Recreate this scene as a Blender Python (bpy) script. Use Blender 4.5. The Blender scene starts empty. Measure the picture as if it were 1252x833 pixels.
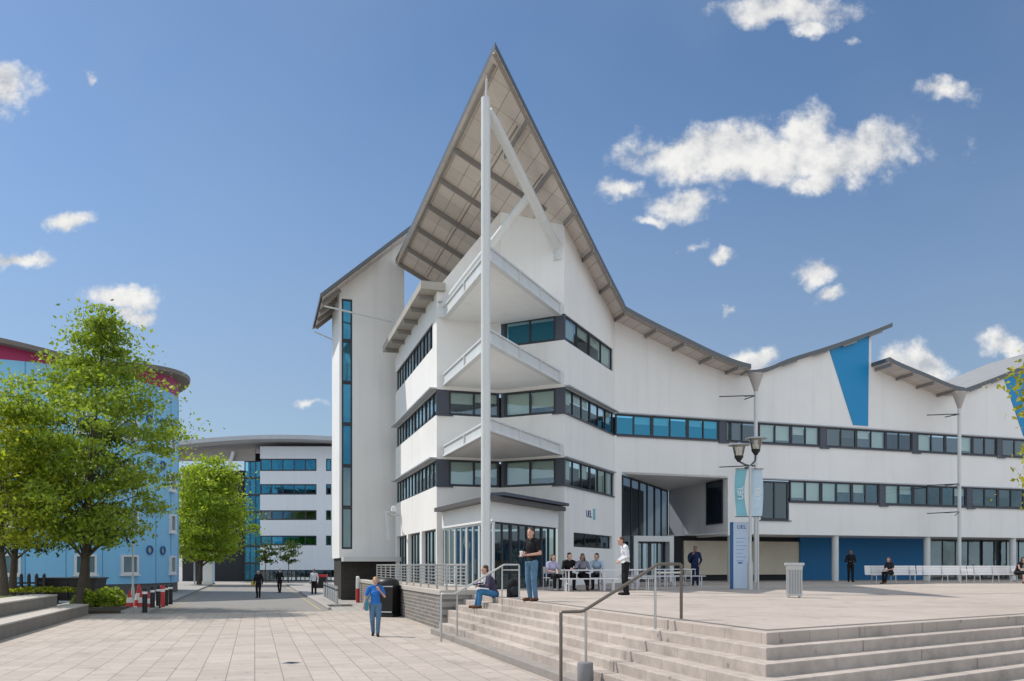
import bpy, bmesh, math, random
import numpy as np
from mathutils import Vector, Matrix, Euler

rnd = random.Random(7)
nrng = np.random.default_rng(11)
S = bpy.context.scene
COL = S.collection
R = math.radians
CH = 1.95            # eye height above the lower ground
PZ = 1.08            # height of the raised plaza
EU = (0.9553, 0.2957)   # building grid: along the long facade
EV = (-0.2957, 0.9553)  # building grid: away from it

def UV(u, v): return (EU[0]*u + EV[0]*v, EU[1]*u + EV[1]*v)
def toUV(x, y): return (EU[0]*x + EU[1]*y, EV[0]*x + EV[1]*y)
def Z(c): return c + CH
def at(px, D): return ((px - 626)/1016*D, D)

# ---------------------------------------------------------------- objects
def tag(o, label=None, cat=None, group=None, kind=None):
    if label: o['label'] = label
    if cat: o['category'] = cat
    if group: o['group'] = group
    if kind: o['kind'] = kind
    return o

def thing(name, label, cat, loc=(0, 0, 0), rz=0, group=None):
    o = bpy.data.objects.new(name, None); COL.objects.link(o)
    o.empty_display_size = 0.2
    o.location = loc; o.rotation_euler = (0, 0, rz)
    return tag(o, label, cat, group)

def copy_tree(o, parent=None):
    c = o.copy(); COL.objects.link(c)
    if parent: c.parent = parent
    for ch in list(o.children): copy_tree(ch, c)
    return c

class MB:
    def __init__(s): s.v = []; s.f = []; s.m = []
    def add(s, vs, fs, mi=0):
        b = len(s.v); s.v += [tuple(p) for p in vs]
        for f in fs: s.f.append(tuple(i + b for i in f)); s.m.append(mi)
        return s
    def quad(s, a, b, c, d, mi=0): return s.add([a, b, c, d], [(0, 1, 2, 3)], mi)
    def box(s, c, d, rz=0, mi=0, top=1.0):
        x, y, z = d[0]/2, d[1]/2, d[2]/2
        vs = [(-x, -y, -z), (x, -y, -z), (x, y, -z), (-x, y, -z),
              (-x*top, -y*top, z), (x*top, -y*top, z), (x*top, y*top, z), (-x*top, y*top, z)]
        co, si = math.cos(rz), math.sin(rz)
        vs = [(c[0] + a*co - b*si, c[1] + a*si + b*co, c[2] + e) for a, b, e in vs]
        return s.add(vs, [(0, 3, 2, 1), (4, 5, 6, 7), (0, 1, 5, 4), (1, 2, 6, 5), (2, 3, 7, 6), (3, 0, 4, 7)], mi)
    def prism(s, poly, z0, z1, mi=0):
        n = len(poly)
        t = z1 if isinstance(z1, (list, tuple)) else [z1]*n
        b = z0 if isinstance(z0, (list, tuple)) else [z0]*n
        vs = [(p[0], p[1], b[i]) for i, p in enumerate(poly)] + [(p[0], p[1], t[i]) for i, p in enumerate(poly)]
        fs = [tuple(range(n-1, -1, -1)), tuple(range(n, 2*n))]
        fs += [(i, (i+1) % n, n + (i+1) % n, n + i) for i in range(n)]
        return s.add(vs, fs, mi)
    def bar(s, p, q, w, h, mi=0, up=(0, 0, 1)):
        p, q = Vector(p), Vector(q); d = (q - p).normalized()
        upv = Vector(up)
        if abs(d.dot(upv)) > 0.98: upv = Vector((0, 1, 0))
        sd = d.cross(upv).normalized()*w/2; u2 = sd.cross(d).normalized()*h/2
        vs = [p - sd - u2, p + sd - u2, p + sd + u2, p - sd + u2, q - sd - u2, q + sd - u2, q + sd + u2, q - sd + u2]
        return s.add(vs, [(0, 3, 2, 1), (4, 5, 6, 7), (0, 1, 5, 4), (1, 2, 6, 5), (2, 3, 7, 6), (3, 0, 4, 7)], mi)
    def tube(s, path, r, n=10, mi=0, cap=True):
        P = [Vector(p) for p in path]; k = len(P)
        rs = r if isinstance(r, (list, tuple)) else [r]*k
        b = len(s.v); prev = None
        for i in range(k):
            t = (P[min(i+1, k-1)] - P[max(i-1, 0)]).normalized()
            if prev is None:
                a = Vector((0, 0, 1)) if abs(t.z) < 0.9 else Vector((1, 0, 0))
                x = t.cross(a).normalized()
            else:
                x = (prev - t*prev.dot(t)).normalized()
            prev = x; y = t.cross(x)
            for j in range(n):
                an = 2*math.pi*j/n
                s.v.append(tuple(P[i] + (x*math.cos(an) + y*math.sin(an))*rs[i]))
        for i in range(k-1):
            for j in range(n):
                j2 = (j+1) % n
                s.f.append((b+i*n+j, b+i*n+j2, b+(i+1)*n+j2, b+(i+1)*n+j)); s.m.append(mi)
        if cap:
            s.f.append(tuple(b + j for j in range(n-1, -1, -1))); s.m.append(mi)
            s.f.append(tuple(b + (k-1)*n + j for j in range(n))); s.m.append(mi)
        return s
    def lathe(s, prof, c, n=20, mi=0):
        b = len(s.v); k = len(prof)
        for r, z in prof:
            for j in range(n):
                an = 2*math.pi*j/n
                s.v.append((c[0] + r*math.cos(an), c[1] + r*math.sin(an), c[2] + z))
        for i in range(k-1):
            for j in range(n):
                j2 = (j+1) % n
                s.f.append((b+i*n+j, b+i*n+j2, b+(i+1)*n+j2, b+(i+1)*n+j)); s.m.append(mi)
        s.f.append(tuple(b + j for j in range(n-1, -1, -1))); s.m.append(mi)
        s.f.append(tuple(b + (k-1)*n + j for j in range(n))); s.m.append(mi)
        return s
    def ell(s, c, r, rot=None, n=14, m=9):
        M = rot if rot else Matrix.Identity(3)
        vs = []; fs = []
        for i in range(1, m):
            th = math.pi*i/m
            for j in range(n):
                an = 2*math.pi*j/n
                p = M @ Vector((r[0]*math.sin(th)*math.cos(an), r[1]*math.sin(th)*math.sin(an), r[2]*math.cos(th)))
                vs.append(Vector(c) + p)
        vs.append(Vector(c) + M @ Vector((0, 0, r[2]))); vs.append(Vector(c) - M @ Vector((0, 0, r[2])))
        T = len(vs) - 2
        for i in range(m-2):
            for j in range(n):
                j2 = (j+1) % n
                fs.append((i*n+j, (i+1)*n+j, (i+1)*n+j2, i*n+j2))
        for j in range(n):
            fs.append((T, j, (j+1) % n)); fs.append((T+1, (m-2)*n+(j+1) % n, (m-2)*n+j))
        return s.add(vs, fs)
    def cap(s, p, q, r1, r2, n=12):
        p, q = Vector(p), Vector(q); d = q - p; L = d.length
        if L < 1e-5: return s.ell(p, (r1, r1, r1))
        d /= L
        path = []; rs = []
        for k in (-0.98, -0.85, -0.6, -0.3, 0): path.append(p + d*r1*k); rs.append(r1*math.sqrt(1-k*k))
        for k in (0, 0.3, 0.6, 0.85, 0.98): path.append(q + d*r2*k); rs.append(r2*math.sqrt(1-k*k))
        return s.tube(path, rs, n)
    def build(s, name, mat, parent=None, org=(0, 0, 0), smooth=None, bevel=0, fix=True):
        me = bpy.data.meshes.new(name)
        me.from_pydata([(p[0]-org[0], p[1]-org[1], p[2]-org[2]) for p in s.v], [], s.f)
        mats = mat if isinstance(mat, (list, tuple)) else [mat]
        for m in mats: me.materials.append(m)
        if len(mats) > 1: me.polygons.foreach_set('material_index', s.m)
        if fix or bevel:
            bm = bmesh.new(); bm.from_mesh(me)
            if fix: bmesh.ops.recalc_face_normals(bm, faces=bm.faces)
            if bevel:
                bmesh.ops.remove_doubles(bm, verts=bm.verts, dist=1e-5)
                ed = [e for e in bm.edges if len(e.link_faces) == 2 and e.calc_face_angle(0) > 0.6]
                bmesh.ops.bevel(bm, geom=ed, offset=bevel, segments=2, profile=0.5, affect='EDGES', clamp_overlap=True)
            bm.to_mesh(me); bm.free()
        if smooth:
            me.polygons.foreach_set('use_smooth', [True]*len(me.polygons))
            me.set_sharp_from_angle(angle=R(smooth))
        me.update()
        o = bpy.data.objects.new(name, me); COL.objects.link(o)
        if parent: o.parent = parent
        return o

# ---------------------------------------------------------------- materials
MATS = {}
def nodes(name):
    m = bpy.data.materials.new(name); m.use_nodes = True
    nt = m.node_tree; nt.nodes.clear()
    return m, nt, nt.nodes, nt.links
def N(nt, t, **kw):
    n = nt.nodes.new(t)
    for k, v in kw.items(): setattr(n, k, v)
    return n
def mixrgb(nt, fac, a, b, mode='MIX'):
    n = N(nt, 'ShaderNodeMix', data_type='RGBA', blend_type=mode)
    for sock, val in ((n.inputs[0], fac), (n.inputs[6], a), (n.inputs[7], b)):
        if hasattr(val, 'is_linked') or hasattr(val, 'links'): nt.links.new(val, sock)
        elif isinstance(val, (int, float)): sock.default_value = val
        else: sock.default_value = (*val[:3], 1)
    return n.outputs[2]
def math_n(nt, op, a, b=None, clamp=False):
    n = N(nt, 'ShaderNodeMath', operation=op, use_clamp=clamp)
    for i, val in enumerate((a, b)):
        if val is None: continue
        if hasattr(val, 'links'): nt.links.new(val, n.inputs[i])
        else: n.inputs[i].default_value = val
    return n.outputs[0]
def ramp(nt, fac, stops):
    n = N(nt, 'ShaderNodeValToRGB')
    el = n.color_ramp.elements
    while len(el) < len(stops): el.new(0.5)
    for e, (p, c) in zip(el, stops):
        e.position = p; e.color = (*c[:3], 1) if not isinstance(c, (int, float)) else (c, c, c, 1)
    nt.links.new(fac, n.inputs[0]); return n.outputs[0]
def tex(nt, scale, detail=4, rough=0.55, stretch=(1, 1, 1), rot=0, world=False):
    if world: co = N(nt, 'ShaderNodeNewGeometry').outputs['Position']
    else: co = N(nt, 'ShaderNodeTexCoord').outputs['Object']
    mp = N(nt, 'ShaderNodeMapping'); mp.inputs['Scale'].default_value = stretch; mp.inputs['Rotation'].default_value = (0, 0, rot)
    nt.links.new(co, mp.inputs[0])
    n = N(nt, 'ShaderNodeTexNoise'); n.inputs['Scale'].default_value = scale; n.inputs['Detail'].default_value = detail
    n.inputs['Roughness'].default_value = rough
    nt.links.new(mp.outputs[0], n.inputs['Vector'])
    return n.outputs['Fac']

def surf(name, col, rough=0.6, var=0.15, vscale=1.5, fine=0.08, fscale=25, bump=0.1, bdist=0.01, metal=0, spec=0.4, streak=0.0, rot=0):
    if name in MATS: return MATS[name]
    m, nt, ns, L = nodes(name)
    out = N(nt, 'ShaderNodeOutputMaterial'); b = N(nt, 'ShaderNodeBsdfPrincipled')
    L.new(b.outputs[0], out.inputs[0])
    n1 = tex(nt, vscale, 5); n2 = tex(nt, fscale, 3)
    f = math_n(nt, 'ADD', math_n(nt, 'MULTIPLY', math_n(nt, 'SUBTRACT', n1, 0.5), 2*var), math_n(nt, 'MULTIPLY', math_n(nt, 'SUBTRACT', n2, 0.5), 2*fine))
    if streak:
        n3 = tex(nt, 1.0, 5, 0.6, (2.2, 2.2, 0.12))
        st = math_n(nt, 'MULTIPLY', math_n(nt, 'SUBTRACT', n3, 0.52, True), -streak*6)
        f = math_n(nt, 'ADD', f, st)
    f = math_n(nt, 'ADD', f, 1.0)
    v = N(nt, 'ShaderNodeVectorMath', operation='SCALE'); v.inputs[0].default_value = col
    L.new(f, v.inputs['Scale']); L.new(v.outputs[0], b.inputs['Base Color'])
    L.new(math_n(nt, 'ADD', math_n(nt, 'MULTIPLY', n1, 0.2), rough - 0.1, True), b.inputs['Roughness'])
    b.inputs['Metallic'].default_value = metal; b.inputs['Specular IOR Level'].default_value = spec
    if bump:
        bp = N(nt, 'ShaderNodeBump'); bp.inputs['Strength'].default_value = bump; bp.inputs['Distance'].default_value = bdist
        L.new(n2, bp.inputs['Height']); L.new(bp.outputs[0], b.inputs['Normal'])
    MATS[name] = m; return m

def glass(name, tint=(0.5, 0.72, 0.78), refl=0.3, gcol=(0.75, 0.92, 1.0), wob=0.03):
    if name in MATS: return MATS[name]
    m, nt, ns, L = nodes(name)
    out = N(nt, 'ShaderNodeOutputMaterial')
    tr = N(nt, 'ShaderNodeBsdfTransparent'); tr.inputs[0].default_value = (*tint, 1)
    gl = N(nt, 'ShaderNodeBsdfGlossy'); gl.inputs['Color'].default_value = (*gcol, 1); gl.inputs['Roughness'].default_value = 0.02
    bp = N(nt, 'ShaderNodeBump'); bp.inputs['Strength'].default_value = 0.25; bp.inputs['Distance'].default_value = wob
    L.new(tex(nt, 0.9, 2), bp.inputs['Height']); L.new(bp.outputs[0], gl.inputs['Normal'])
    fr = N(nt, 'ShaderNodeFresnel'); fr.inputs[0].default_value = 1.5
    fac = math_n(nt, 'ADD', math_n(nt, 'MULTIPLY', fr.outputs[0], 0.9), refl, True)
    mx = N(nt, 'ShaderNodeMixShader'); L.new(fac, mx.inputs[0]); L.new(tr.outputs[0], mx.inputs[1]); L.new(gl.outputs[0], mx.inputs[2])
    L.new(mx.outputs[0], out.inputs[0])
    MATS[name] = m; return m

def paving(name, c1, c2, joint, w, h, jw=0.012, rot=-R(17.2), var=0.25, rough=0.75, offs=0.5, stain=0.3, spots=False):
    m, nt, ns, L = nodes(name)
    out = N(nt, 'ShaderNodeOutputMaterial'); b = N(nt, 'ShaderNodeBsdfPrincipled'); L.new(b.outputs[0], out.inputs[0])
    geo = N(nt, 'ShaderNodeNewGeometry')
    mp = N(nt, 'ShaderNodeMapping', vector_type='POINT'); mp.inputs['Rotation'].default_value = (0, 0, rot)
    L.new(geo.outputs['Position'], mp.inputs[0])
    sep = N(nt, 'ShaderNodeSeparateXYZ'); L.new(mp.outputs[0], sep.inputs[0])
    cmb = N(nt, 'ShaderNodeCombineXYZ'); L.new(sep.outputs['Y'], cmb.inputs[0]); L.new(sep.outputs['X'], cmb.inputs[1])
    bk = N(nt, 'ShaderNodeTexBrick'); L.new(cmb.outputs[0], bk.inputs['Vector'])
    bk.offset = offs; bk.inputs['Scale'].default_value = 1; bk.inputs['Mortar Size'].default_value = jw; bk.inputs['Mortar Smooth'].default_value = 0.3
    bk.inputs['Brick Width'].default_value = w; bk.inputs['Row Height'].default_value = h; bk.inputs['Bias'].default_value = 0
    bk.inputs['Color1'].default_value = (*c1, 1); bk.inputs['Color2'].default_value = (*c2, 1); bk.inputs['Mortar'].default_value = (*joint, 1)
    n1 = tex(nt, 0.35, 6, 0.6, world=True); n2 = tex(nt, 4, 5, 0.65, world=True); n3 = tex(nt, 60, 3, world=True)
    f = math_n(nt, 'ADD', 1.0, math_n(nt, 'MULTIPLY', math_n(nt, 'SUBTRACT', n1, 0.5), stain))
    f = math_n(nt, 'ADD', f, math_n(nt, 'MULTIPLY', math_n(nt, 'SUBTRACT', n2, 0.5), var))
    f = math_n(nt, 'ADD', f, math_n(nt, 'MULTIPLY', math_n(nt, 'SUBTRACT', n3, 0.5), 0.25))
    if spots:
        vo = N(nt, 'ShaderNodeTexVoronoi'); vo.inputs['Scale'].default_value = 2.3; L.new(geo.outputs['Position'], vo.inputs['Vector'])
        sp = N(nt, 'ShaderNodeMapRange'); L.new(vo.outputs['Distance'], sp.inputs[0]); sp.inputs[1].default_value = 0.06; sp.inputs[2].default_value = 0.12; sp.inputs[3].default_value = 0.62; sp.inputs[4].default_value = 1.0
        f = math_n(nt, 'MULTIPLY', f, sp.outputs[0])
        n5 = tex(nt, 1.1, 6, 0.7, world=True)
        st = N(nt, 'ShaderNodeMapRange'); L.new(n5, st.inputs[0]); st.inputs[1].default_value = 0.56; st.inputs[2].default_value = 0.72; st.inputs[3].default_value = 1.0; st.inputs[4].default_value = 0.72
        f = math_n(nt, 'MULTIPLY', f, st.outputs[0])
    v = N(nt, 'ShaderNodeVectorMath', operation='SCALE'); L.new(bk.outputs['Color'], v.inputs[0]); L.new(f, v.inputs['Scale'])
    L.new(v.outputs[0], b.inputs['Base Color']); b.inputs['Roughness'].default_value = rough; b.inputs['Specular IOR Level'].default_value = 0.3
    bp = N(nt, 'ShaderNodeBump'); bp.inputs['Strength'].default_value = 0.35; bp.inputs['Distance'].default_value = 0.01
    hgt = math_n(nt, 'SUBTRACT', math_n(nt, 'MULTIPLY', n3, 0.25), bk.outputs['Fac'])
    L.new(hgt, bp.inputs['Height']); L.new(bp.outputs[0], b.inputs['Normal'])
    MATS[name] = m; return m

def coursed(name, c1, c2, joint, w, h, jw=0.008, axis_rot=0, bumpk=0.6):
    """stone or block courses on an upright face (x along the wall after axis_rot, z up)"""
    m, nt, ns, L = nodes(name)
    out = N(nt, 'ShaderNodeOutputMaterial'); b = N(nt, 'ShaderNodeBsdfPrincipled'); L.new(b.outputs[0], out.inputs[0])
    geo = N(nt, 'ShaderNodeNewGeometry')
    mp = N(nt, 'ShaderNodeMapping'); mp.inputs['Rotation'].default_value = (0, 0, axis_rot); L.new(geo.outputs['Position'], mp.inputs[0])
    sep = N(nt, 'ShaderNodeSeparateXYZ'); L.new(mp.outputs[0], sep.inputs[0])
    cmb = N(nt, 'ShaderNodeCombineXYZ'); L.new(sep.outputs['X'], cmb.inputs[0]); L.new(sep.outputs['Z'], cmb.inputs[1])
    bk = N(nt, 'ShaderNodeTexBrick'); L.new(cmb.outputs[0], bk.inputs['Vector']); bk.offset = 0.5
    bk.inputs['Scale'].default_value = 1; bk.inputs['Mortar Size'].default_value = jw; bk.inputs['Brick Width'].default_value = w; bk.inputs['Row Height'].default_value = h
    bk.inputs['Color1'].default_value = (*c1, 1); bk.inputs['Color2'].default_value = (*c2, 1); bk.inputs['Mortar'].default_value = (*joint, 1)
    n2 = tex(nt, 3, 5, 0.65, world=True); n3 = tex(nt, 45, 3, world=True)
    f = math_n(nt, 'ADD', 1.0, math_n(nt, 'MULTIPLY', math_n(nt, 'SUBTRACT', n2, 0.5), 0.6))
    f = math_n(nt, 'ADD', f, math_n(nt, 'MULTIPLY', math_n(nt, 'SUBTRACT', n3, 0.5), 0.3))
    v = N(nt, 'ShaderNodeVectorMath', operation='SCALE'); L.new(bk.outputs['Color'], v.inputs[0]); L.new(f, v.inputs['Scale'])
    L.new(v.outputs[0], b.inputs['Base Color']); b.inputs['Roughness'].default_value = 0.8; b.inputs['Specular IOR Level'].default_value = 0.25
    bp = N(nt, 'ShaderNodeBump'); bp.inputs['Strength'].default_value = bumpk; bp.inputs['Distance'].default_value = 0.01
    L.new(math_n(nt, 'SUBTRACT', math_n(nt, 'MULTIPLY', n3, 0.3), bk.outputs['Fac']), bp.inputs['Height']); L.new(bp.outputs[0], b.inputs['Normal'])
    MATS[name] = m; return m

def leafmat(name, dark, light, trans=0.35):
    m, nt, ns, L = nodes(name)
    out = N(nt, 'ShaderNodeOutputMaterial')
    geo = N(nt, 'ShaderNodeNewGeometry')
    n1 = tex(nt, 0.8, 3)
    f = math_n(nt, 'ADD', math_n(nt, 'MULTIPLY', geo.outputs['Random Per Island'], 0.6), math_n(nt, 'MULTIPLY', n1, 0.5), True)
    c = ramp(nt, f, [(0.1, dark), (0.9, light)])
    d = N(nt, 'ShaderNodeBsdfPrincipled'); L.new(c, d.inputs['Base Color']); d.inputs['Roughness'].default_value = 0.5; d.inputs['Specular IOR Level'].default_value = 0.3
    t = N(nt, 'ShaderNodeBsdfTranslucent'); L.new(mixrgb(nt, 0.6, c, (light[0]*1.5, light[1]*1.5, light[2]*0.6)), t.inputs[0])
    mx = N(nt, 'ShaderNodeMixShader'); mx.inputs[0].default_value = trans
    L.new(d.outputs[0], mx.inputs[1]); L.new(t.outputs[0], mx.inputs[2]); L.new(mx.outputs[0], out.inputs[0])
    MATS[name] = m; return m

M_white = surf('white_render', (0.80, 0.787, 0.765), 0.75, 0.085, 0.4, 0.03, 30, 0.08, 0.004, streak=0.055)
M_white2 = surf('white_panel', (0.78, 0.78, 0.77), 0.5, 0.04, 0.8, 0.02, 20, 0.04, 0.004, streak=0.05)
M_steelw = surf('white_steel', (0.62, 0.635, 0.63), 0.4, 0.06, 1.5, 0.03, 20, 0.03, 0.004, streak=0.06)
M_soffit = paving('soffit_panel', (0.66, 0.585, 0.53), (0.58, 0.515, 0.47), (0.30, 0.26, 0.23), 1.35, 0.62, 0.014, offs=0.0, var=0.2, rough=0.6, stain=0.35)
M_rib = surf('roof_rib', (0.25, 0.23, 0.215), 0.55, 0.15, 2, 0.05, 15, 0.05)
M_fascia = surf('roof_edge', (0.115, 0.125, 0.135), 0.45, 0.15, 2, 0.05, 15, 0.05, metal=0.2)
M_rooftop = surf('roof_sheet', (0.33, 0.325, 0.315), 0.45, 0.12, 1.0, 0.05, 12, 0.06, metal=0.3)
M_frame = surf('window_frame_grey', (0.035, 0.04, 0.05), 0.45, 0.1, 3, 0.05, 20, 0.03)
M_slate = surf('slate_panel', (0.07, 0.08, 0.105), 0.5, 0.1, 2, 0.05, 20, 0.03)
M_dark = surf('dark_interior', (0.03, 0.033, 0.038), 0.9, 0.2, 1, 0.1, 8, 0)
M_blind = surf('cream_blind', (0.78, 0.78, 0.70), 0.8, 0.08, 1.5, 0.04, 15, 0)
M_beige = surf('beige_shutter', (0.66, 0.60, 0.48), 0.6, 0.12, 0.9, 0.05, 12, 0.08)
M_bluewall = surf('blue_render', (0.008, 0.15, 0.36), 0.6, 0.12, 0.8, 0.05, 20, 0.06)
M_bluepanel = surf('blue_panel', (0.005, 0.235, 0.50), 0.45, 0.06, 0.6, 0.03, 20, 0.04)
M_glass = glass('window_glass', (0.80, 0.90, 0.88), 0.12, (0.62, 0.82, 0.95))
M_glassblue = glass('blue_glass', (0.50, 0.78, 0.85), 0.24, (0.12, 0.55, 0.85))
M_glassdk = glass('smoky_glass', (0.30, 0.33, 0.36), 0.10, (0.6, 0.75, 0.85))
M_clear = glass('clear_glass', (0.60, 0.72, 0.74), 0.12)
M_asphalt = surf('asphalt', (0.215, 0.205, 0.195), 0.85, 0.22, 0.5, 0.25, 40, 0.4, 0.006)
M_pave = paving('pale_slabs', (0.43, 0.375, 0.33), (0.365, 0.318, 0.28), (0.22, 0.185, 0.165), 0.62, 0.475, 0.010, spots=True, stain=0.4)
M_plaza = paving('plaza_slabs', (0.43, 0.37, 0.325), (0.385, 0.33, 0.288), (0.30, 0.26, 0.235), 0.9, 0.6, 0.008, spots=True)
M_farpave = paving('far_paving', (0.36, 0.34, 0.32), (0.31, 0.29, 0.275), (0.22, 0.2, 0.19), 0.6, 0.4, 0.02)
M_step = paving('step_stone', (0.455, 0.40, 0.355), (0.36, 0.31, 0.275), (0.24, 0.20, 0.175), 1.25, 60.0, 0.005, var=0.8, stain=0.65, offs=0.37, spots=True)
M_stepdark = surf('plinth_stone', (0.26, 0.235, 0.215), 0.8, 0.2, 2, 0.15, 20, 0.4, 0.006)
M_conc = surf('weathered_concrete', (0.20, 0.185, 0.165), 0.85, 0.3, 2, 0.15, 20, 0.4, 0.008, streak=0.15)
M_conctop = surf('pale_coping', (0.42, 0.39, 0.35), 0.8, 0.2, 2, 0.12, 20, 0.3, 0.006)
M_block = coursed('dark_blockwork', (0.20, 0.185, 0.165), (0.145, 0.135, 0.125), (0.31, 0.29, 0.265), 0.5, 0.12, 0.018, -R(107.2))
M_brickdark = coursed('dark_brick', (0.055, 0.05, 0.046), (0.042, 0.038, 0.036), (0.08, 0.075, 0.07), 0.22, 0.075, 0.008, -R(17.2))
M_steel = surf('brushed_steel', (0.50, 0.50, 0.49), 0.32, 0.08, 3, 0.05, 40, 0.03, metal=0.85)
M_steeldark = surf('dark_rail_steel', (0.16, 0.135, 0.115), 0.38, 0.1, 3, 0.05, 40, 0.03, metal=0.7)
M_galv = surf('galvanised_steel', (0.52, 0.53, 0.53), 0.45, 0.12, 3, 0.08, 30, 0.04, metal=0.5)
M_black = surf('black_plastic', (0.012, 0.012, 0.013), 0.45, 0.2, 3, 0.1, 20, 0.05)
M_white_p = surf('white_paint', (0.72, 0.72, 0.71), 0.5, 0.06, 3, 0.05, 20, 0.03)
M_red = surf('red_plastic', (0.50, 0.035, 0.04), 0.45, 0.12, 3, 0.06, 20, 0.03)
M_bark = surf('bark', (0.085, 0.07, 0.052), 0.9, 0.35, 5, 0.3, 30, 0.6, 0.02)
M_grass = surf('lawn_grass', (0.20, 0.21, 0.06), 0.9, 0.3, 2, 0.3, 60, 0.6, 0.02)
M_soil = surf('bark_mulch', (0.06, 0.045, 0.03), 0.95, 0.3, 3, 0.3, 40, 0.6, 0.02)
M_drum = surf('sky_blue_cladding', (0.24, 0.55, 0.80), 0.5, 0.04, 0.6, 0.02, 20, 0.03, 0.004, streak=0.04)
M_pink = surf('crimson_band', (0.36, 0.02, 0.10), 0.5, 0.08, 1, 0.03, 20, 0.03)
M_plinth = surf('grey_plinth', (0.12, 0.115, 0.11), 0.7, 0.15, 1, 0.08, 20, 0.1)
M_yellow = surf('yellow_line', (0.36, 0.31, 0.17), 0.8, 0.3, 6, 0.2, 50, 0.1)
M_kerb = surf('kerb_stone', (0.34, 0.32, 0.30), 0.85, 0.2, 3, 0.12, 30, 0.3, 0.005)
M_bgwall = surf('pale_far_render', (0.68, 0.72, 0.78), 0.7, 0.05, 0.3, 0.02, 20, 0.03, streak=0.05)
M_lamp = glass('lamp_glass', (0.85, 0.84, 0.78), 0.15, (1, 1, 0.95))
M_teal = surf('teal_banner', (0.20, 0.45, 0.52), 0.75, 0.2, 2.5, 0.06, 20, 0.05)
M_palebanner = surf('pale_blue_banner', (0.48, 0.61, 0.70), 0.75, 0.2, 2.5, 0.06, 20, 0.05)
M_totem = surf('pale_blue_sign', (0.52, 0.62, 0.75), 0.4, 0.06, 1, 0.03, 20, 0.02)
M_navy = surf('navy_sign_edge', (0.02, 0.11, 0.28), 0.4, 0.1, 2, 0.03, 20, 0.02)
M_ink = surf('sign_ink', (0.03, 0.07, 0.22), 0.6, 0.1, 2, 0.03, 20, 0)
M_paper = surf('white_paper', (0.75, 0.75, 0.75), 0.8, 0.05, 3, 0.03, 20, 0)

# ---------------------------------------------------------------- ground
def sheet(name, poly, z, mat, cut=1):
    mb = MB(); mb.add([(p[0], p[1], z) for p in poly], [tuple(range(len(poly)))])
    o = mb.build(name, mat, fix=False)
    if o.data.polygons[0].normal.z < 0: o.data.flip_normals()
    return tag(o, kind='structure')

sheet('ground', [(-900, -300), (900, -300), (900, 1500), (-900, 1500)], 0.0, M_farpave)
pv = sheet('paved_square', [UV(-26, -14), UV(30, -14), UV(30, 36.4), UV(-26, 36.4)], 0.004, M_pave)
road = sheet('road', [UV(-4.2, 36.6), UV(3.1, 36.6), UV(3.1, 92), UV(-4.2, 92)], 0.004, M_asphalt)
for k, uu in enumerate((-3.75, -3.5)):
    sheet('yellow_line', [UV(uu, 37.5), UV(uu+0.06, 37.5), UV(uu+0.06, 90), UV(uu, 90)], 0.008, M_yellow)
sheet('yellow_line', [UV(2.72, 37.5), UV(2.81, 37.5), UV(2.81, 90), UV(2.72, 90)], 0.008, M_yellow)
mb = MB()
for uu in (-4.35, 3.1): mb.prism([UV(uu, 37.6), UV(uu+0.15, 37.6), UV(uu+0.15, 92), UV(uu, 92)], 0.0, 0.11)
mb.build('kerb', M_kerb, bevel=0.015)['kind'] = 'structure'
mb = MB(); mb.prism([UV(3.26, 40.5), UV(4.5, 40.5), UV(4.5, 92), UV(3.26, 92)], 0, 0.1)
mb.prism([UV(-9, 37.6), UV(-4.36, 37.6), UV(-4.36, 92), UV(-9, 92)], 0, 0.1)
mb.build('pavement', M_farpave)['kind'] = 'structure'

# raised plaza with steps
C0 = (3.31, 10.8)
TD = (0.834, 0.552); TW = (0.552, -0.834)
cu, cv = toUV(*C0)
TR = 0.255; RI = 0.155; VE = 24.8
def step_corner(k):
    u = cu - TR*k
    # terrace line offset: points p with (p-C0).TW = 0.28*k ; left edge line u = const
    # p = C0 + a*TD + 0.28k*TW, solve U(p)=u
    ox, oy = C0[0] + TW[0]*0.28*k, C0[1] + TW[1]*0.28*k
    uo = toUV(ox, oy)[0]; ut = EU[0]*TD[0] + EU[1]*TD[1]
    a = (u - uo)/ut
    return (ox + a*TD[0], oy + a*TD[1])
def terr(k, d):
    c = step_corner(k); return (c[0] + TD[0]*d, c[1] + TD[1]*d)
RW = 5.5     # line of the retaining wall
plz = MB()
inner = [step_corner(0), terr(0, 75), UV(90, 60), UV(RW, 60), UV(RW, VE), UV(cu, VE)]
plz.prism(inner, 0.0, PZ)
tag(plz.build('plaza', M_plaza, bevel=0.012), kind='structure')
for k in range(1, 7):
    mb = MB()
    a, b = step_corner(k), step_corner(k-1)
    va = toUV(*a)[1]
    b2 = (b[0] + EU[0]*0.03 , b[1] + EU[1]*0.03 )
    ub, vb = toUV(*b)
    bi = UV(ub + 0.05, vb + 0.05)
    mb.prism([a, terr(k, 75), (terr(k-1, 75)[0] - TW[0]*0.05, terr(k-1, 75)[1] - TW[1]*0.05), bi, UV(ub + 0.05, VE if k < 4 else 23.5), UV(cu - TR*k, VE if k < 4 else 23.5)], 0.0, PZ - RI*k)
    tag(mb.build('step', M_stepdark if k == 6 else M_step, bevel=0.012), kind='structure')
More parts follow.
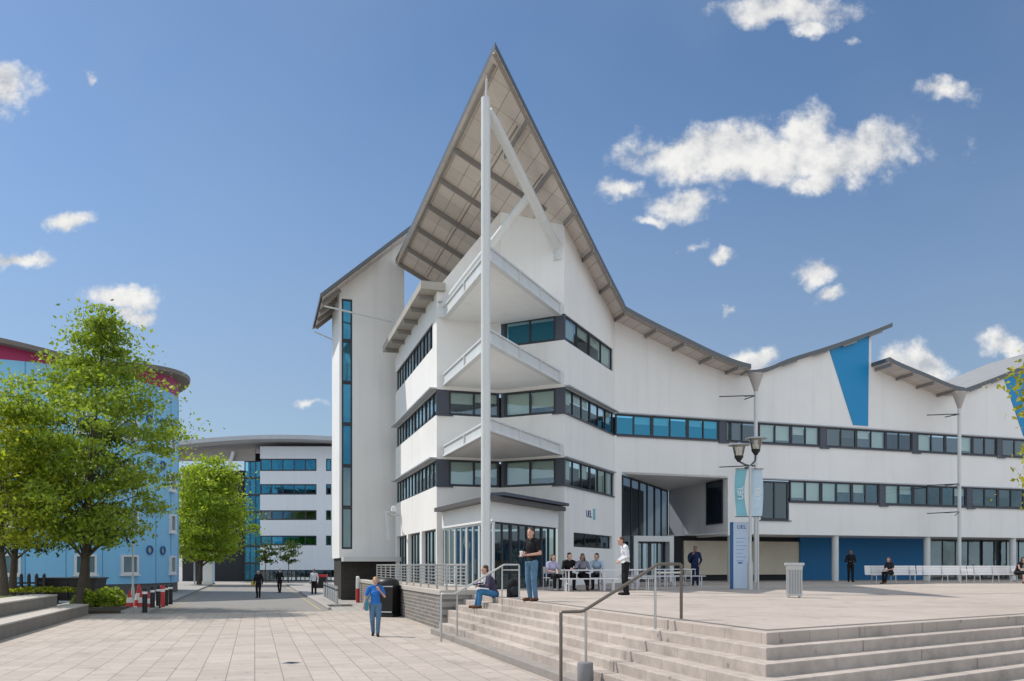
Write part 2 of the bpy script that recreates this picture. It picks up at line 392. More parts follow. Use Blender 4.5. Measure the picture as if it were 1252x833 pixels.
# dark drainage groove band along the plaza edge
mb = MB()
def inset(k): 
    c = step_corner(-k); return c
c1, c2 = step_corner(-0.75), step_corner(-1.2)
mb.add([(c1[0], c1[1], PZ+0.004), (*terr(-0.75, 75), PZ+0.004), (*terr(-1.2, 75), PZ+0.004), (c2[0], c2[1], PZ+0.004)], [(0, 1, 2, 3)])
mb.add([(c1[0], c1[1], PZ+0.004), (*UV(cu + TR*0.75, VE), PZ+0.004), (*UV(cu + TR*1.2, VE), PZ+0.004), (c2[0], c2[1], PZ+0.004)], [(3, 2, 1, 0)])
tag(mb.build('drain_channel', surf('drain', (0.16, 0.145, 0.13), 0.8)), kind='structure')
# pale lines of stone trim across the plaza
for vv in (20.5, 27.5, 34.0):
    sheet('paving_band', [UV(cu+0.6, vv), UV(60, vv), UV(60, vv+0.3), UV(cu+0.6, vv+0.3)], PZ+0.004, surf('paving_band', (0.36, 0.33, 0.30), 0.8))

# retaining wall of the plaza
rw = thing('retaining_wall', 'dark coursed block wall holding up the raised plaza beside the steps', 'wall', (*UV(RW, VE), 0))
L0 = rw.location
mb = MB(); mb.prism([UV(RW-0.12, VE-0.06), UV(RW+0.25, VE-0.06), UV(RW+0.25, 46.5), UV(RW-0.12, 46.5)], 0, PZ-0.02)
mb.prism([UV(RW+0.252, VE-0.06), UV(cu+0.25, VE-0.06), UV(cu+0.25, VE+0.2), UV(RW+0.252, VE+0.2)], 0, PZ-0.02)
mb.build('wall', M_block, rw, L0)
mb = MB(); mb.prism([UV(RW-0.15, VE-0.1), UV(RW+0.3, VE-0.1), UV(RW+0.3, 46.5), UV(RW-0.15, 46.5)], PZ-0.02, PZ+0.13)
mb.prism([UV(RW+0.302, VE-0.1), UV(cu+0.2, VE-0.1), UV(cu+0.2, VE+0.25), UV(RW+0.302, VE+0.25)], PZ-0.02, PZ+0.13)
mb.build('coping', M_conctop, rw, L0, bevel=0.01)

# ---------------------------------------------------------------- main building
def wave(pts):
    xs = [p[0] for p in pts]; ys = [p[1] for p in pts]; n = len(xs)
    ms = []
    for i in range(n):
        a, b = max(i-1, 0), min(i+1, n-1); ms.append((ys[b]-ys[a])/(xs[b]-xs[a]))
    def f(x):
        if x <= xs[0]: return ys[0] + ms[0]*(x-xs[0])
        if x >= xs[-1]: return ys[-1] + ms[-1]*(x-xs[-1])
        i = max(j for j in range(n-1) if xs[j] <= x)
        h = xs[i+1]-xs[i]; t = (x-xs[i])/h
        return ((2*t**3-3*t**2+1)*ys[i] + (t**3-2*t**2+t)*h*ms[i] + (-2*t**3+3*t**2)*ys[i+1] + (t**3-t**2)*h*ms[i+1])
    return f
W1 = wave([(7.0, 17.85), (7.75, 17.45), (10.3, 16.15), (12.88, 14.86), (17.6, 12.6), (21, 11.35), (23.3, 10.6), (25, 10.3), (26.3, 10.45), (27.9, 11.1), (30.8, 12.1), (33.7, 13.2), (36, 14.15)])
W2 = wave([(33.0, 11.75), (34.2, 11.25), (36.5, 10.65), (38.2, 10.2), (39.1, 10.08), (40.0, 10.22), (42.3, 11.0), (44.9, 12.0), (48, 13.25), (50, 14.05)])
Lc = (-3.32, 36.67); Nc = (-0.52, 37.53); Rc = (2.28, 36.2); M0 = (5.27, 42.5)
FD = (0.948, 0.317)
def FP(s): return (M0[0] + FD[0]*s, M0[1] + FD[1]*s)
Tc = (Lc[0] + EV[0]*11.25, Lc[1] + EV[1]*11.25)
SE = 40.0
Fe = FP(SE)
BL = thing('campus_building', 'white winged campus building with soaring pointed roof and tall front mast', 'building', (*Rc, PZ))
BO = tuple(BL.location)

def unit(a, b):
    d = math.hypot(b[0]-a[0], b[1]-a[1]); return ((b[0]-a[0])/d, (b[1]-a[1])/d), d
def offs(pts, d):
    """offset an open polyline to its left by d with mitres"""
    out = []; n = len(pts)
    for i in range(n):
        ns = []
        if i > 0: t, _ = unit(pts[i-1], pts[i]); ns.append((-t[1], t[0]))
        if i < n-1: t, _ = unit(pts[i], pts[i+1]); ns.append((-t[1], t[0]))
        if len(ns) == 1: o = (ns[0][0]*d, ns[0][1]*d)
        else:
            bx, by = ns[0][0]+ns[1][0], ns[0][1]+ns[1][1]; k = (bx*bx+by*by)/2
            o = (bx*d/k, by*d/k)
        out.append((pts[i][0]+o[0], pts[i][1]+o[1]))
    return out
def subdiv(pts, step):
    out = [pts[0]]
    for a, b in zip(pts[:-1], pts[1:]):
        t, d = unit(a, b); n = max(1, int(d/step))
        for i in range(1, n+1): out.append((a[0]+(b[0]-a[0])*i/n, a[1]+(b[1]-a[1])*i/n))
    return out
def ring(mb, pts, z0, z1, th=0.3, o=0.0):
    """wall strip following a polyline; z1 may be a function of (x,y)"""
    A = offs(pts, o) if o else pts
    B = offs(pts, o + th); n = len(pts)
    zt = [z1(*p) if callable(z1) else z1 for p in A]
    vs = [(p[0], p[1], z0) for p in A] + [(p[0], p[1], z0) for p in B] + [(p[0], p[1], zt[i]) for i, p in enumerate(A)] + [(p[0], p[1], zt[i]) for i, p in enumerate(B)]
    fs = []
    for i in range(n-1):
        fs += [(i, i+1, 2*n+i+1, 2*n+i), (n+i+1, n+i, 3*n+i, 3*n+i+1), (i+1, i, n+i, n+i+1), (2*n+i, 2*n+i+1, 3*n+i+1, 3*n+i)]
    fs += [(0, 2*n, 3*n, n), (n-1, 2*n-1, 4*n-1, 3*n-1)]
    mb.add(vs, fs)
def lerp(a, b, t): return (a[0]+(b[0]-a[0])*t, a[1]+(b[1]-a[1])*t)

r1 = (Z(3.53), Z(4.72)); r2 = (Z(6.68), Z(7.8)); r3 = (Z(9.85), Z(11.0))
s_a, s_b, s_c, s_d = 0.37, 6.67, 8.73, 10.58
top1 = lambda x, y: Z(W1(toUV(x, y)[0])) - 0.005
top2 = lambda x, y: Z(W2(toUV(x, y)[0])) - 0.005
def s_of_u(u):
    a, b = 0, 60
    for _ in range(50):
        m = (a+b)/2
        if toUV(*FP(m))[0] < u: a = m
        else: b = m
    return a
sg = s_of_u(33.75)

wl = MB()   # left wing
ring(wl, [Tc, Lc], r1[0]-1.88, r1[0]); 
ring(wl, [Lc, Nc, Rc, M0, FP(s_a)], Z(1.65), r1[0])
ring(wl, [Tc, Lc, Nc, Rc, M0, Fe], r1[1], r2[0])
ring(wl, [Tc, Lc, Nc, Rc, M0], r2[1], r3[0])
ring(wl, [Tc, Lc], r3[1], Z(12.1))
ring(wl, subdiv([Lc, Nc], 1.6), r3[0], lambda x, y: Z(12.2) if toUV(x, y)[0] < 9.0 else top1(x, y))
ring(wl, subdiv([Nc, Rc, M0], 0.5), r3[1], top1)
ring(wl, subdiv([M0, FP(sg)], 0.5), r2[1], top1)
ring(wl, subdiv([FP(sg+0.002), Fe], 0.5), r2[1], top2)
# ground floor piers and panels of the right wing
pa, pb = lerp(Rc, M0, 0.16), lerp(Rc, M0, 0.93)
ring(wl, [Rc, pa], PZ, Z(1.65)); ring(wl, [pb, M0, FP(s_a)], PZ, Z(1.65))
ring(wl, [pa, pb], PZ, Z(0.85)); ring(wl, [pa, pb], Z(1.5), Z(1.65))
# jamb pier by the entrance recess, pier beyond it, lower spandrel
ring(wl, [lerp(M0, FP(s_a), 0.02), FP(s_a)], r1[0], r1[1])
ring(wl, [lerp(Rc, M0, 0.985), M0], r1[0], r1[1])
ring(wl, [FP(s_b), FP(s_c)], Z(1.72), r1[1])
ring(wl, [FP(s_c), FP(s_d)], Z(1.72), Z(2.5))
ring(wl, [FP(s_d), Fe], Z(1.72), r1[0])
# third floor returns
ring(wl, [lerp(Rc, M0, 0.955), M0], r3[0], r3[1])
# ground floor columns of the left wing
for t in (0.0, 0.33, 0.66, 0.985):
    a = lerp(Lc, Tc, max(t-0.02, 0)); b = lerp(Lc, Tc, t+0.018)
    ring(wl, [b, a], PZ, r1[0]-1.88)
wl.build('wall', M_white, BL, BO)

# dark backing inside the glazed bands
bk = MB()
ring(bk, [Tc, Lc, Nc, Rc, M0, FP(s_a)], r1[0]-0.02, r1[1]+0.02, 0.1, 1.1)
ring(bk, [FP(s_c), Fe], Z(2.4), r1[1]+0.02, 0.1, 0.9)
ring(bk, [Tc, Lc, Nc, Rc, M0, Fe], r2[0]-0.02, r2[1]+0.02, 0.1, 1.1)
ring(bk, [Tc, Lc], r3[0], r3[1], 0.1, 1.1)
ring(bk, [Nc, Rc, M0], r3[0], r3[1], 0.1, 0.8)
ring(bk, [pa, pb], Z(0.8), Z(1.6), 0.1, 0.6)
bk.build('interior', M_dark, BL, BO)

def window(parent, a, b, z0, z1, n, inset=0.1, blinds=None, gm=None, fw=0.055, org=BO, fm=None, name='window'):
    """glazed unit on the wall line a->b (outside on the right of a->b)"""
    t, d = unit(a, b); nx, ny = t[1], -t[0]
    def P(s, z, dep): return (a[0]+t[0]*s-nx*dep, a[1]+t[1]*s-ny*dep, z)
    fr = MB()
    def rect(s0, s1, za, zb, d0, d1):
        vs = [P(s0, za, d0), P(s1, za, d0), P(s1, zb, d0), P(s0, zb, d0), P(s0, za, d1), P(s1, za, d1), P(s1, zb, d1), P(s0, zb, d1)]
        fr.add(vs, [(0, 1, 2, 3), (7, 6, 5, 4), (0, 4, 5, 1), (1, 5, 6, 2), (2, 6, 7, 3), (3, 7, 4, 0)])
    g = 0.003
    rect(g, d-g, z0+g, z0+fw+0.02, inset-0.05, inset+0.06); rect(g, d-g, z1-fw, z1-g, inset-0.05, inset+0.06)
    for i in range(n+1):
        c = d*i/n; w = fw if i in (0, n) else fw*0.9
        s0 = min(max(c-w/2, g), d-g-w)
        rect(s0, s0+w, z0+fw+0.02, z1-fw, inset-0.04, inset+0.05)
    o = fr.build(name, fm or M_frame, parent, org)
    pn = MB()
    for i in range(n):
        s0, s1 = d*i/n+fw/2, d*(i+1)/n-fw/2
        e = rnd.uniform(-0.006, 0.006)
        pn.quad(P(s0, z0+fw, inset+e), P(s1, z0+fw, inset-e), P(s1, z1-fw, inset-e), P(s0, z1-fw, inset+e))
    pn.build('pane', gm or M_glass, o, org, fix=False)
    if blinds:
        bl = MB(); any_ = False
        for i in range(n):
            if i >= len(blinds) or not blinds[i]: continue
            h = blinds[i]; any_ = True
            s0, s1 = d*i/n+0.03, d*(i+1)/n-0.03
            bl.quad(P(s0, z1-0.03-(z1-z0-0.06)*h, inset+0.12), P(s1, z1-0.03-(z1-z0-0.06)*h, inset+0.12), P(s1, z1-0.03, inset+0.12), P(s0, z1-0.03, inset+0.12))
        if any_: bl.build('blind', M_blind, o, org, fix=False)
    return o
def rb(n, p=0.45):
    return [rnd.choice([0.35, 0.55, 0.75, 1.0]) if rnd.random() < p else 0 for _ in range(n)]
def panel(mb, a, b, z0, z1, d0, d1):
    t, d = unit(a, b); nx, ny = t[1], -t[0]
    pts = [(a[0]-nx*d0, a[1]-ny*d0), (b[0]-nx*d0, b[1]-ny*d0), (b[0]-nx*d1, b[1]-ny*d1), (a[0]-nx*d1, a[1]-ny*d1)]
    mb.prism(pts, z0, z1)

# left wing rows
for (z0, z1), lo in ((r1, 0.02), (r2, 0.02), (r3, 0.08)):
    for k in range(4):
        window(BL, lerp(Lc, Tc, lo+(0.98-lo)*(k+1)/4-0.002), lerp(Lc, Tc, lo+(0.98-lo)*k/4+0.002), z0, z1, 3, blinds=rb(3, 0.4))
ring_l = MB(); ring(ring_l, [lerp(Lc, Tc, 0.08), Lc], r3[0], r3[1]); ring_l.build('wall', M_white, BL, BO)
# left wing ground floor glazing
for k in range(3):
    window(BL, lerp(Lc, Tc, 0.33*(k+1)-0.022), lerp(Lc, Tc, 0.33*k+0.02), PZ, r1[0]-1.9, 4, inset=0.22, gm=M_clear)
# notch faces
for (z0, z1), which in ((r1, 'lr'), (r2, 'lr'), (r3, 'r')):
    if 'l' in which: window(BL, lerp(Lc, Nc, 0.19), lerp(Lc, Nc, 0.985), z0, z1, 2, blinds=[1.0, 0.6] if z0 == r1[0] else [0.5, 0.4], gm=M_glass, fw=0.09)
    window(BL, lerp(Nc, Rc, 0.06), lerp(Nc, Rc, 0.86), z0, z1, 2, blinds=None if z0 == r3[0] else [0.9, 0.7], gm=M_glassblue if z0 == r3[0] else M_glass, fw=0.09)
for (z0, z1), which in ((r1, 'lr'), (r2, 'lr'), (r3, 'r')):
    for a, b, q0, q1, dd in ((Lc, Nc, 0.0, 0.187, 0.03), (Nc, Rc, 0.863, 1.0, 0.03), (Nc, Rc, 0.0, 0.055, 0.06)):
        if a is Lc and 'l' not in which: continue
        sp = MB(); panel(sp, lerp(a, b, q0), lerp(a, b, q1), z0+0.003, z1-0.003, dd, 0.15); sp.build('corner_panel', M_slate, BL, BO)
# right wing rows
for (z0, z1), lim in ((r1, 0.975), (r2, 0.975), (r3, 0.95)):
    for k in range(2):
        window(BL, lerp(Rc, M0, 0.01+(lim-0.01)*k/2+0.002), lerp(Rc, M0, 0.01+(lim-0.01)*(k+1)/2-0.002), z0, z1, 3 if z0 != r3[0] else 2, blinds=rb(3, 0.6))
window(BL, lerp(pa, pb, 0.005), lerp(pa, pb, 0.995), Z(0.852), Z(1.498), 3, inset=0.16)
# long facade rows: upper row from the wing, lower row beyond the big window
def row(s0, s1, z0, z1, first, seed):
    s = s0; k = 0; r = random.Random(seed)
    while s < s1 - 0.5:
        L = min([2.1, 2.1, 1.9][k % 3], s1 - s); n = 2
        gm = M_glassblue if (s < first) else r.choice([M_glass, M_glass, M_glass, M_glassdk])
        bl = [r.choice([0, 0.35, 0.4]) for _ in range(n)] if s < first else [r.choice([0, 0.45, 0.8, 1.0, 1.0]) for _ in range(n)]
        window(BL, FP(s+0.003), FP(s+L-0.003), z0+0.003, z1-0.003, n, blinds=bl, gm=gm, fw=0.08)
        s += L
        if k % 3 == 2 and s < s1-0.4:
            q = MB(); panel(q, FP(s+0.003), FP(s+0.397), z0+0.003, z1-0.003, 0.02, 0.15)
            panel(q, FP(s-0.05), FP(s+0.55), z0-0.12, z0-0.02, -0.10, -0.004); q.build('slate_pier', M_slate, BL, BO)
            s += 0.4
        k += 1
row(0.05, SE-0.5, r2[0], r2[1], 5.8, 3)
row(s_d+0.08, SE-0.5, r1[0], r1[1], 0, 5)
window(BL, FP(s_c+0.004), FP(s_d-0.004), Z(2.503), r1[1]-0.07, 2, fw=0.1, gm=glass('dark_glass', (0.25, 0.28, 0.34), 0.06))
# window hood ledges
lg = MB()
def ledge(pts, z, out, th): ring(lg, pts, z, z+th, out-0.002, -out)
ledge([lerp(Lc, Tc, 0.97), lerp(Lc, Tc, 0.0)], r1[1]+0.01, 0.32, 0.06); ledge([lerp(Lc, Tc, 0.97), lerp(Lc, Tc, 0.0)], r2[1]+0.01, 0.32, 0.06)
ledge([Rc, lerp(Rc, M0, 0.98)], r1[1]+0.01, 0.14, 0.05); ledge([Rc, lerp(Rc, M0, 0.98)], r2[1]+0.01, 0.26, 0.06)
ledge([lerp(M0, FP(1), 0.1), FP(SE)], r2[1]+0.005, 0.1, 0.06); ledge([FP(s_c), FP(SE)], r1[1]+0.005, 0.1, 0.06)
lg.build('window_hood', surf('grey_ledge', (0.42, 0.44, 0.47), 0.5), BL, BO)
sl = MB()
def sill(pts, z): ring(sl, pts, z-0.05, z-0.004, 0.078, -0.08)
sill([FP(0.1), FP(SE)], r2[0]); sill([FP(s_d), FP(SE)], r1[0]); sill([FP(s_c-0.1), FP(s_d+0.1)], Z(2.5))
for z0 in (r1[0], r2[0]):
    sill([lerp(Lc, Nc, -0.01), lerp(Lc, Nc, 0.25)], z0); sill([lerp(Nc, Rc, 0.82), lerp(Nc, Rc, 1.01)], z0); sill([lerp(Rc, M0, -0.003), lerp(Rc, M0, 0.97)], z0)
sl.build('window_sill', M_slate, BL, BO)

# entrance recess
re0, re1, re2 = FP(s_a), (9.8, 52.0), FP(s_b)
mb = MB(); ring(mb, [re1, re2], Z(1.63), r1[1], 0.25); mb.build('recess_wall', M_white, BL, BO)
mb = MB(); mb.prism([FP(s_a+0.02), FP(s_b-0.02), (11.9, 52.4), (9.4, 52.4)], r1[1]+0.004, r1[1]+0.1); mb.build('recess_ceiling', M_white2, BL, BO)
for k in range(3):
    window(BL, lerp(re0, re1, 0.03+0.3233*k), lerp(re0, re1, 0.03+0.3233*(k+1)), PZ, r1[1]-0.02, 2, inset=0.06, gm=glass('dark_glass'), fw=0.08)
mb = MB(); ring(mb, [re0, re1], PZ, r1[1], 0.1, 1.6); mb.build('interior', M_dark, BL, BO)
window(BL, lerp(re1, re2, 0.68), lerp(re1, re2, 0.93), Z(2.3), r1[1]-0.03, 1, inset=-0.03, gm=glass('dark_glass'), fw=0.08)
# white door portal
pt = MB(); pA, pB = at(775, 44.6), at(824, 45.4)
tp, dp = unit(pA, pB)
for s0, s1, z0, z1 in ((0, 0.26, PZ, Z(1.62)), (dp-0.26, dp, PZ, Z(1.62)), (0.26, dp-0.26, Z(1.32), Z(1.62))):
    panel(pt, (pA[0]+tp[0]*s0, pA[1]+tp[1]*s0), (pA[0]+tp[0]*s1, pA[1]+tp[1]*s1), z0, z1, 0.0, 1.2)
portal = pt.build('door_portal', M_steelw, BL, BO)
for k in range(2):
    window(portal, (pA[0]+tp[0]*(0.27+k*(dp-0.54)/2), pA[1]+tp[1]*(0.27+k*(dp-0.54)/2)), (pA[0]+tp[0]*(0.27+(k+1)*(dp-0.54)/2), pA[1]+tp[1]*(0.27+(k+1)*(dp-0.54)/2)), PZ+0.01, Z(1.31), 2, inset=0.5, gm=M_clear, fw=0.09, name='glass_door')
# ground floor set back under the facade
def FO(s, o): return (FP(s)[0] - FD[1]*o, FP(s)[1] + FD[0]*o)
s838, s978, s1138 = 6.1, 14.0, 24.0
mb = MB(); panel(mb, FO(s838, 3.6), FO(9.1, 3.6), PZ+0.35, Z(1.45), 0, 0.2); panel(mb, FO(9.3, 3.6), FO(s978, 3.6), PZ+0.35, Z(1.45), 0, 0.2)
mb.build('shutter', M_beige, BL, BO)
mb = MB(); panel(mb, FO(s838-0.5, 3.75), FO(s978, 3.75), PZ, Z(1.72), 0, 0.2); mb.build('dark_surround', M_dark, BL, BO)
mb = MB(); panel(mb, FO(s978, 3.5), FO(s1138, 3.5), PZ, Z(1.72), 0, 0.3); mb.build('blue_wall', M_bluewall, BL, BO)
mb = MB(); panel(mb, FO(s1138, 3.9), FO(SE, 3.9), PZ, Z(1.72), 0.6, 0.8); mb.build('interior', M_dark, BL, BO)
for k in range(4): window(BL, FO(s1138+0.1+k*4.4, 3.6), FO(s1138+4.4+k*4.4, 3.6), PZ, Z(1.70), 4, gm=M_clear, blinds=[0, 0, 0.85, 0.85] if k == 1 else None)
mb = MB(); mb.prism([FO(s_b+0.02, 0.02), FO(SE, 0.02), FO(SE, 5), FO(s_b-1.2, 5)], Z(1.722), Z(1.80)); mb.build('ground_floor_ceiling', M_white2, BL, BO)
mb = MB(); 
for s in (7.05, 13.9, 20.5, 27.2, 33.9):
    c = MB(); c.lathe([(0.19, PZ), (0.19, Z(1.725))], (*FO(s, 0.3), 0), 20); c.build('column', M_steelw, BL, BO, smooth=40)
# blue gable panels
for u0 in (30.85, 43.7):
    sA, sB, sC, sD = s_of_u(u0), s_of_u(u0+2.72), s_of_u(u0+2.66), s_of_u(u0+1.62)
    Wt = W1 if u0 < 40 else W2
    mb = MB()
    pts = [(*FO(sD, -0.03), Z(8.0)), (*FO(sC, -0.03), Z(8.0)), (*FO(sB, -0.03), Z(Wt(u0+2.72))-0.02), (*FO((sA+sB)/2, -0.03), Z(Wt(u0+1.36))-0.02), (*FO(sA, -0.03), Z(Wt(u0))-0.02)]
    n = 5
    back = [(*[c + q for c, q in zip(p[:2], (-FD[1]*0.028, FD[0]*0.028))], p[2]) for p in pts]
    mb.add(pts + back, [tuple(range(5)), tuple(range(9, 4, -1))] + [(i, (i+1) % 5, 5+(i+1) % 5, 5+i) for i in range(5)])
    mb.build('blue_gable_panel', M_bluepanel, BL, BO)

# wave roofs
VB = 47.75
def vface(u): 
    s = s_of_u(u); return toUV(*FP(s))[1]
def vf1(u):
    if u < 17.56: return 26.97 + 1.0835*(u-7.75)
    return vface(u) - (1.4 if u < 25.0 else 0.3)
def vf2(u): return vface(u) - (1.4 if u < 39.2 else 0.3)
def roof(us, vf, wf, name):
    n = len(us); vs = []; fs = []; mi = []
    th = 0.24
    for u in us:
        for v, dz in ((vf(u), 0), (VB, 0), (VB, th), (vf(u), th)): vs.append((*UV(u, v), Z(wf(u)) + dz))
    for i in range(n-1):
        a, b = 4*i, 4*(i+1)
        fs += [(a, b, b+1, a+1), (a+1, b+1, b+2, a+2), (a+2, b+2, b+3, a+3), (a+3, b+3, b, a)]; mi += [2, 1, 0, 1]
    fs += [(0, 1, 2, 3), (4*n-4, 4*n-3, 4*n-2, 4*n-1)]; mi += [1, 1]
    mb = MB(); mb.v = vs; mb.f = fs; mb.m = mi
    return mb.build(name, [M_rooftop, M_fascia, M_soffit], BL, BO)
us1 = [7.75 + i*0.45 for i in range(22)] + [17.56] + [18.0+0.4*i for i in range(18)] + [25.0, 25.001] + [25.4+0.4*i for i in range(25)]
us1 = sorted(set(us1))
ro1 = roof(us1, vf1, W1, 'wave_roof')
us2 = sorted([33.8 + 0.4*i for i in range(14)] + [39.199, 39.2] + [39.6 + 0.4*i for i in range(30)])
ro2 = roof(us2, vf2, W2, 'wave_roof')
# purlin ribs across, beams along, gutter trims
def rib_v(u, v0, v1, wf, par, w=0.08, h=0.16):
    m = MB(); m.bar((*UV(u, v0), Z(wf(u))-h/2-0.004), (*UV(u, v1), Z(wf(u))-h/2-0.004), w, h); m.build('rib', M_rib, par, BO)
for u in (9.6, 11.2, 12.8): rib_v(u, vf1(u)+0.1, vf1(u)+(3.0 if u < 12 else 1.3), W1, ro1)
for u in (14.4, 16.0, 17.56, 19.3, 20.9, 22.5, 24.1): rib_v(u, vf1(u)+0.05, vf1(u)+1.36, W1, ro1, 0.08, 0.16)
for u in (34.0, 35.5, 37.0, 38.5): rib_v(u, vf2(u)+0.05, vf2(u)+1.36, W2, ro2, 0.08, 0.16)
for v, ue in ((33.6, 11.9), (36.4, 12.6), (39.2, 12.6), (42.0, 12.6), (44.8, 12.6), (47.3, 12.6)):
    m = MB(); uu = [7.9 + (ue-7.9)*i/8 for i in range(9)]
    for a, b in zip(uu[:-1], uu[1:]): m.bar((*UV(a, v), Z(W1(a))-0.12), (*UV(b, v), Z(W1(b))-0.12), 0.11, 0.22)
    m.build('beam', M_rib, ro1, BO)
for du in (1.7, 3.3):
    m = MB(); m.bar((*UV(7.75+du, vf1(7.75+du)+1.0), Z(W1(7.75+du))-0.012), (*UV(7.75+du, 47), Z(W1(7.75+du))-0.012), 0.05, 0.02); m.build('soffit_joint', M_rib, ro1, BO)
# edge trims (gutter line) down both sides of the point
m = MB()
for a, b in zip(us1[:-1], us1[1:]):
    if b <= 25.0: m.bar((*UV(a, vf1(a)+0.16), Z(W1(a))-0.04), (*UV(b, vf1(b)+0.16), Z(W1(b))-0.04), 0.1, 0.07)
m.bar((*UV(7.92, vf1(7.92)+0.5), Z(W1(7.92))-0.04), (*UV(7.92, VB-0.1), Z(W1(7.92))-0.04), 0.12, 0.07)
m.build('edge_trim', surf('edge_trim', (0.30, 0.27, 0.24), 0.6), ro1, BO)
# small clips under the rising eaves
for us, vf, wf, par in (((27.6, 29.6, 31.6, 33.4), vf1, W1, ro1), ((40.8, 42.5, 44.3, 46.4), vf2, W2, ro2)):
    for u in us:
        m = MB(); m.bar((*UV(u, vf(u)+0.05), Z(wf(u))-0.05), (*UV(u+0.9, vf(u+0.9)+0.05), Z(wf(u+0.9))-0.05), 0.07, 0.08); m.build('eave_bracket', M_rib, par, BO)

# mast and struts
MX, MY = -0.93, 29.5
m = MB(); m.tube([(MX, MY, PZ), (MX, MY, Z(8)), (MX, MY, Z(16.6))], [0.17, 0.17, 0.165], 20); m.lathe([(0.3, PZ), (0.3, PZ+0.04)], (MX, MY, 0), 20)
mast = m.build('mast', M_steelw, BL, BO, smooth=40)
m = MB(); m.tube([(MX, MY, Z(16.6)), (MX+0.05, MY, Z(17.38))], 0.045, 8); m.build('mast_rod', M_steelw, mast, BO, smooth=40)
m = MB(); m.tube([(1.95, 36.35, Z(13.9)), (-0.62, 30.05, Z(16.05)), (MX+0.1, MY+0.2, Z(16.3))], [0.23, 0.17, 0.12], 16); m.build('strut', M_steelw, BL, BO, smooth=40)
m = MB(); m.tube([(-3.1, 36.8, Z(11.4)), (0.726, 33.55, Z(15.0))], 0.17, 16); m.build('strut', M_steelw, BL, BO, smooth=40)
m = MB(); m.box((2.0, 36.35, Z(13.6)), (0.3, 0.35, 0.5), R(25)); m.box((-3.1, 36.75, Z(11.15)), (0.35, 0.35, 0.4), R(-17)); m.build('strut_bracket', M_steelw, BL, BO)

# triangular balconies in the notch
La = (Lc[0]+0.28, Lc[1]-0.05); Ra = (Rc[0]-0.14, Rc[1]-0.1); Ap = (-0.76, 29.7)
for zb, zt in ((4.8, 5.3), (7.92, 8.46), (10.88, 11.42)):
    m = MB(); m.prism([La, Ap, Ra, Nc], Z(zb)+0.02, Z(zb)+0.1)
    bal = m.build('balcony', M_white2, BL, BO)
    e = MB(); rail = offs([La, Ap, Ra], 0.0)
    ring(e, [La, Ap, Ra], Z(zb), Z(zb)+0.07, 0.22, -0.02); ring(e, [La, Ap, Ra], Z(zt)-0.07, Z(zt), 0.22, -0.02); ring(e, [La, Ap, Ra], Z(zb)+0.07, Z(zt)-0.07, 0.05, 0.03)
    e.build('edge_beam', M_steelw, bal, BO)
    for a, b, qs in ((La, Ap, (0.5,)), (Ap, Ra, (0.36, 0.66, 0.97))):
        t, d = unit(a, b)
        for q in qs:
            st = MB(); st.box((a[0]+t[0]*d*q, a[1]+t[1]*d*q, Z((zb+zt)/2)), (0.05, 0.08, zt-zb-0.145), math.atan2(t[1], t[0])); st.build('stiffener', M_steelw, bal, BO)

# left wing deck, eave with brackets
m = MB(); m.prism([lerp(Lc, Nc, 0.02), Nc, UV(12, 46), UV(12, 47.6), (Tc[0]+0.2, Tc[1])], Z(11.6), Z(11.7)); m.build('roof_deck', M_plinth, BL, BO)
m = MB(); ring(m, [lerp(Lc, Tc, 0.99), lerp(Lc, Tc, -0.02)], Z(12.11), Z(12.45), 1.1, -0.75); ev = m.build('eave', surf('eave_panel', (0.40, 0.37, 0.33), 0.6), BL, BO)
for k in range(6):
    a = lerp(Lc, Tc, 0.06+0.17*k); m = MB(); m.bar((a[0], a[1], Z(12.0)), (a[0]-EU[0]*0.7, a[1]-EU[1]*0.7, Z(12.02)), 0.12, 0.2); m.build('eave_bracket', M_rib, ev, BO)

# glazed pavilion at the foot of the point
Lp, Rp, Apx = (Lc[0]+0.25, Lc[1]-0.3), (Rc[0]-0.28, Rc[1]-0.35), (-0.72, 30.3)
m = MB(); ring(m, [Lp, Apx, Rp], Z(1.63), Z(2.35), 0.25); pav = m.build('pavilion_fascia', M_white2, BL, BO)
m = MB(); o2 = offs([Lp, Apx, Rp], -0.35); m.prism([o2[0], o2[1], o2[2], Nc], Z(2.35), Z(2.52)); m.build('pavilion_roof', surf('dark_roof_edge', (0.10, 0.09, 0.09), 0.5), pav, BO)
m = MB(); a, b = lerp(o2[1], o2[2], 0.12), lerp(o2[1], o2[2], 1.0); panel(m, a, b, Z(2.56), Z(2.68), -0.15, 0.5); m.build('gutter_tray', M_slate, pav, BO)
for k in range(4):
    window(pav, lerp(Lp, Apx, 0.02+0.24*k), lerp(Lp, Apx, 0.02+0.24*(k+1)-0.003), PZ, Z(1.625), 2, inset=0.1, gm=M_clear, fw=0.07, fm=M_steelw)
    window(pav, lerp(Apx, Rp, 0.04+0.235*k), lerp(Apx, Rp, 0.04+0.235*(k+1)-0.003), PZ, Z(1.625), 2, inset=0.1, gm=M_clear, fw=0.06)
m = MB(); ring(m, [lerp(Lc, Nc, 0.2), Nc, lerp(Nc, Rc, 0.4)], PZ, Z(1.65), 0.1, 2.2); m.build('interior', surf('dim_interior', (0.09, 0.11, 0.14), 0.9, 0.3, 1.2, 0.1, 6), BL, BO)
# things seen through the glass
m = MB(); m.box((-1.0, 35.6, PZ+0.55), (2.4, 0.6, 1.1), 0.3); m.build('counter', surf('counter_wood', (0.25, 0.14, 0.07), 0.5), pav, BO)
m = MB(); m.box((0.5, 36.2, PZ+1.3), (0.9, 0.08, 2.4), -1.1); m.build('display_screen', surf('inner_blue', (0.02, 0.16, 0.32), 0.5), pav, BO)

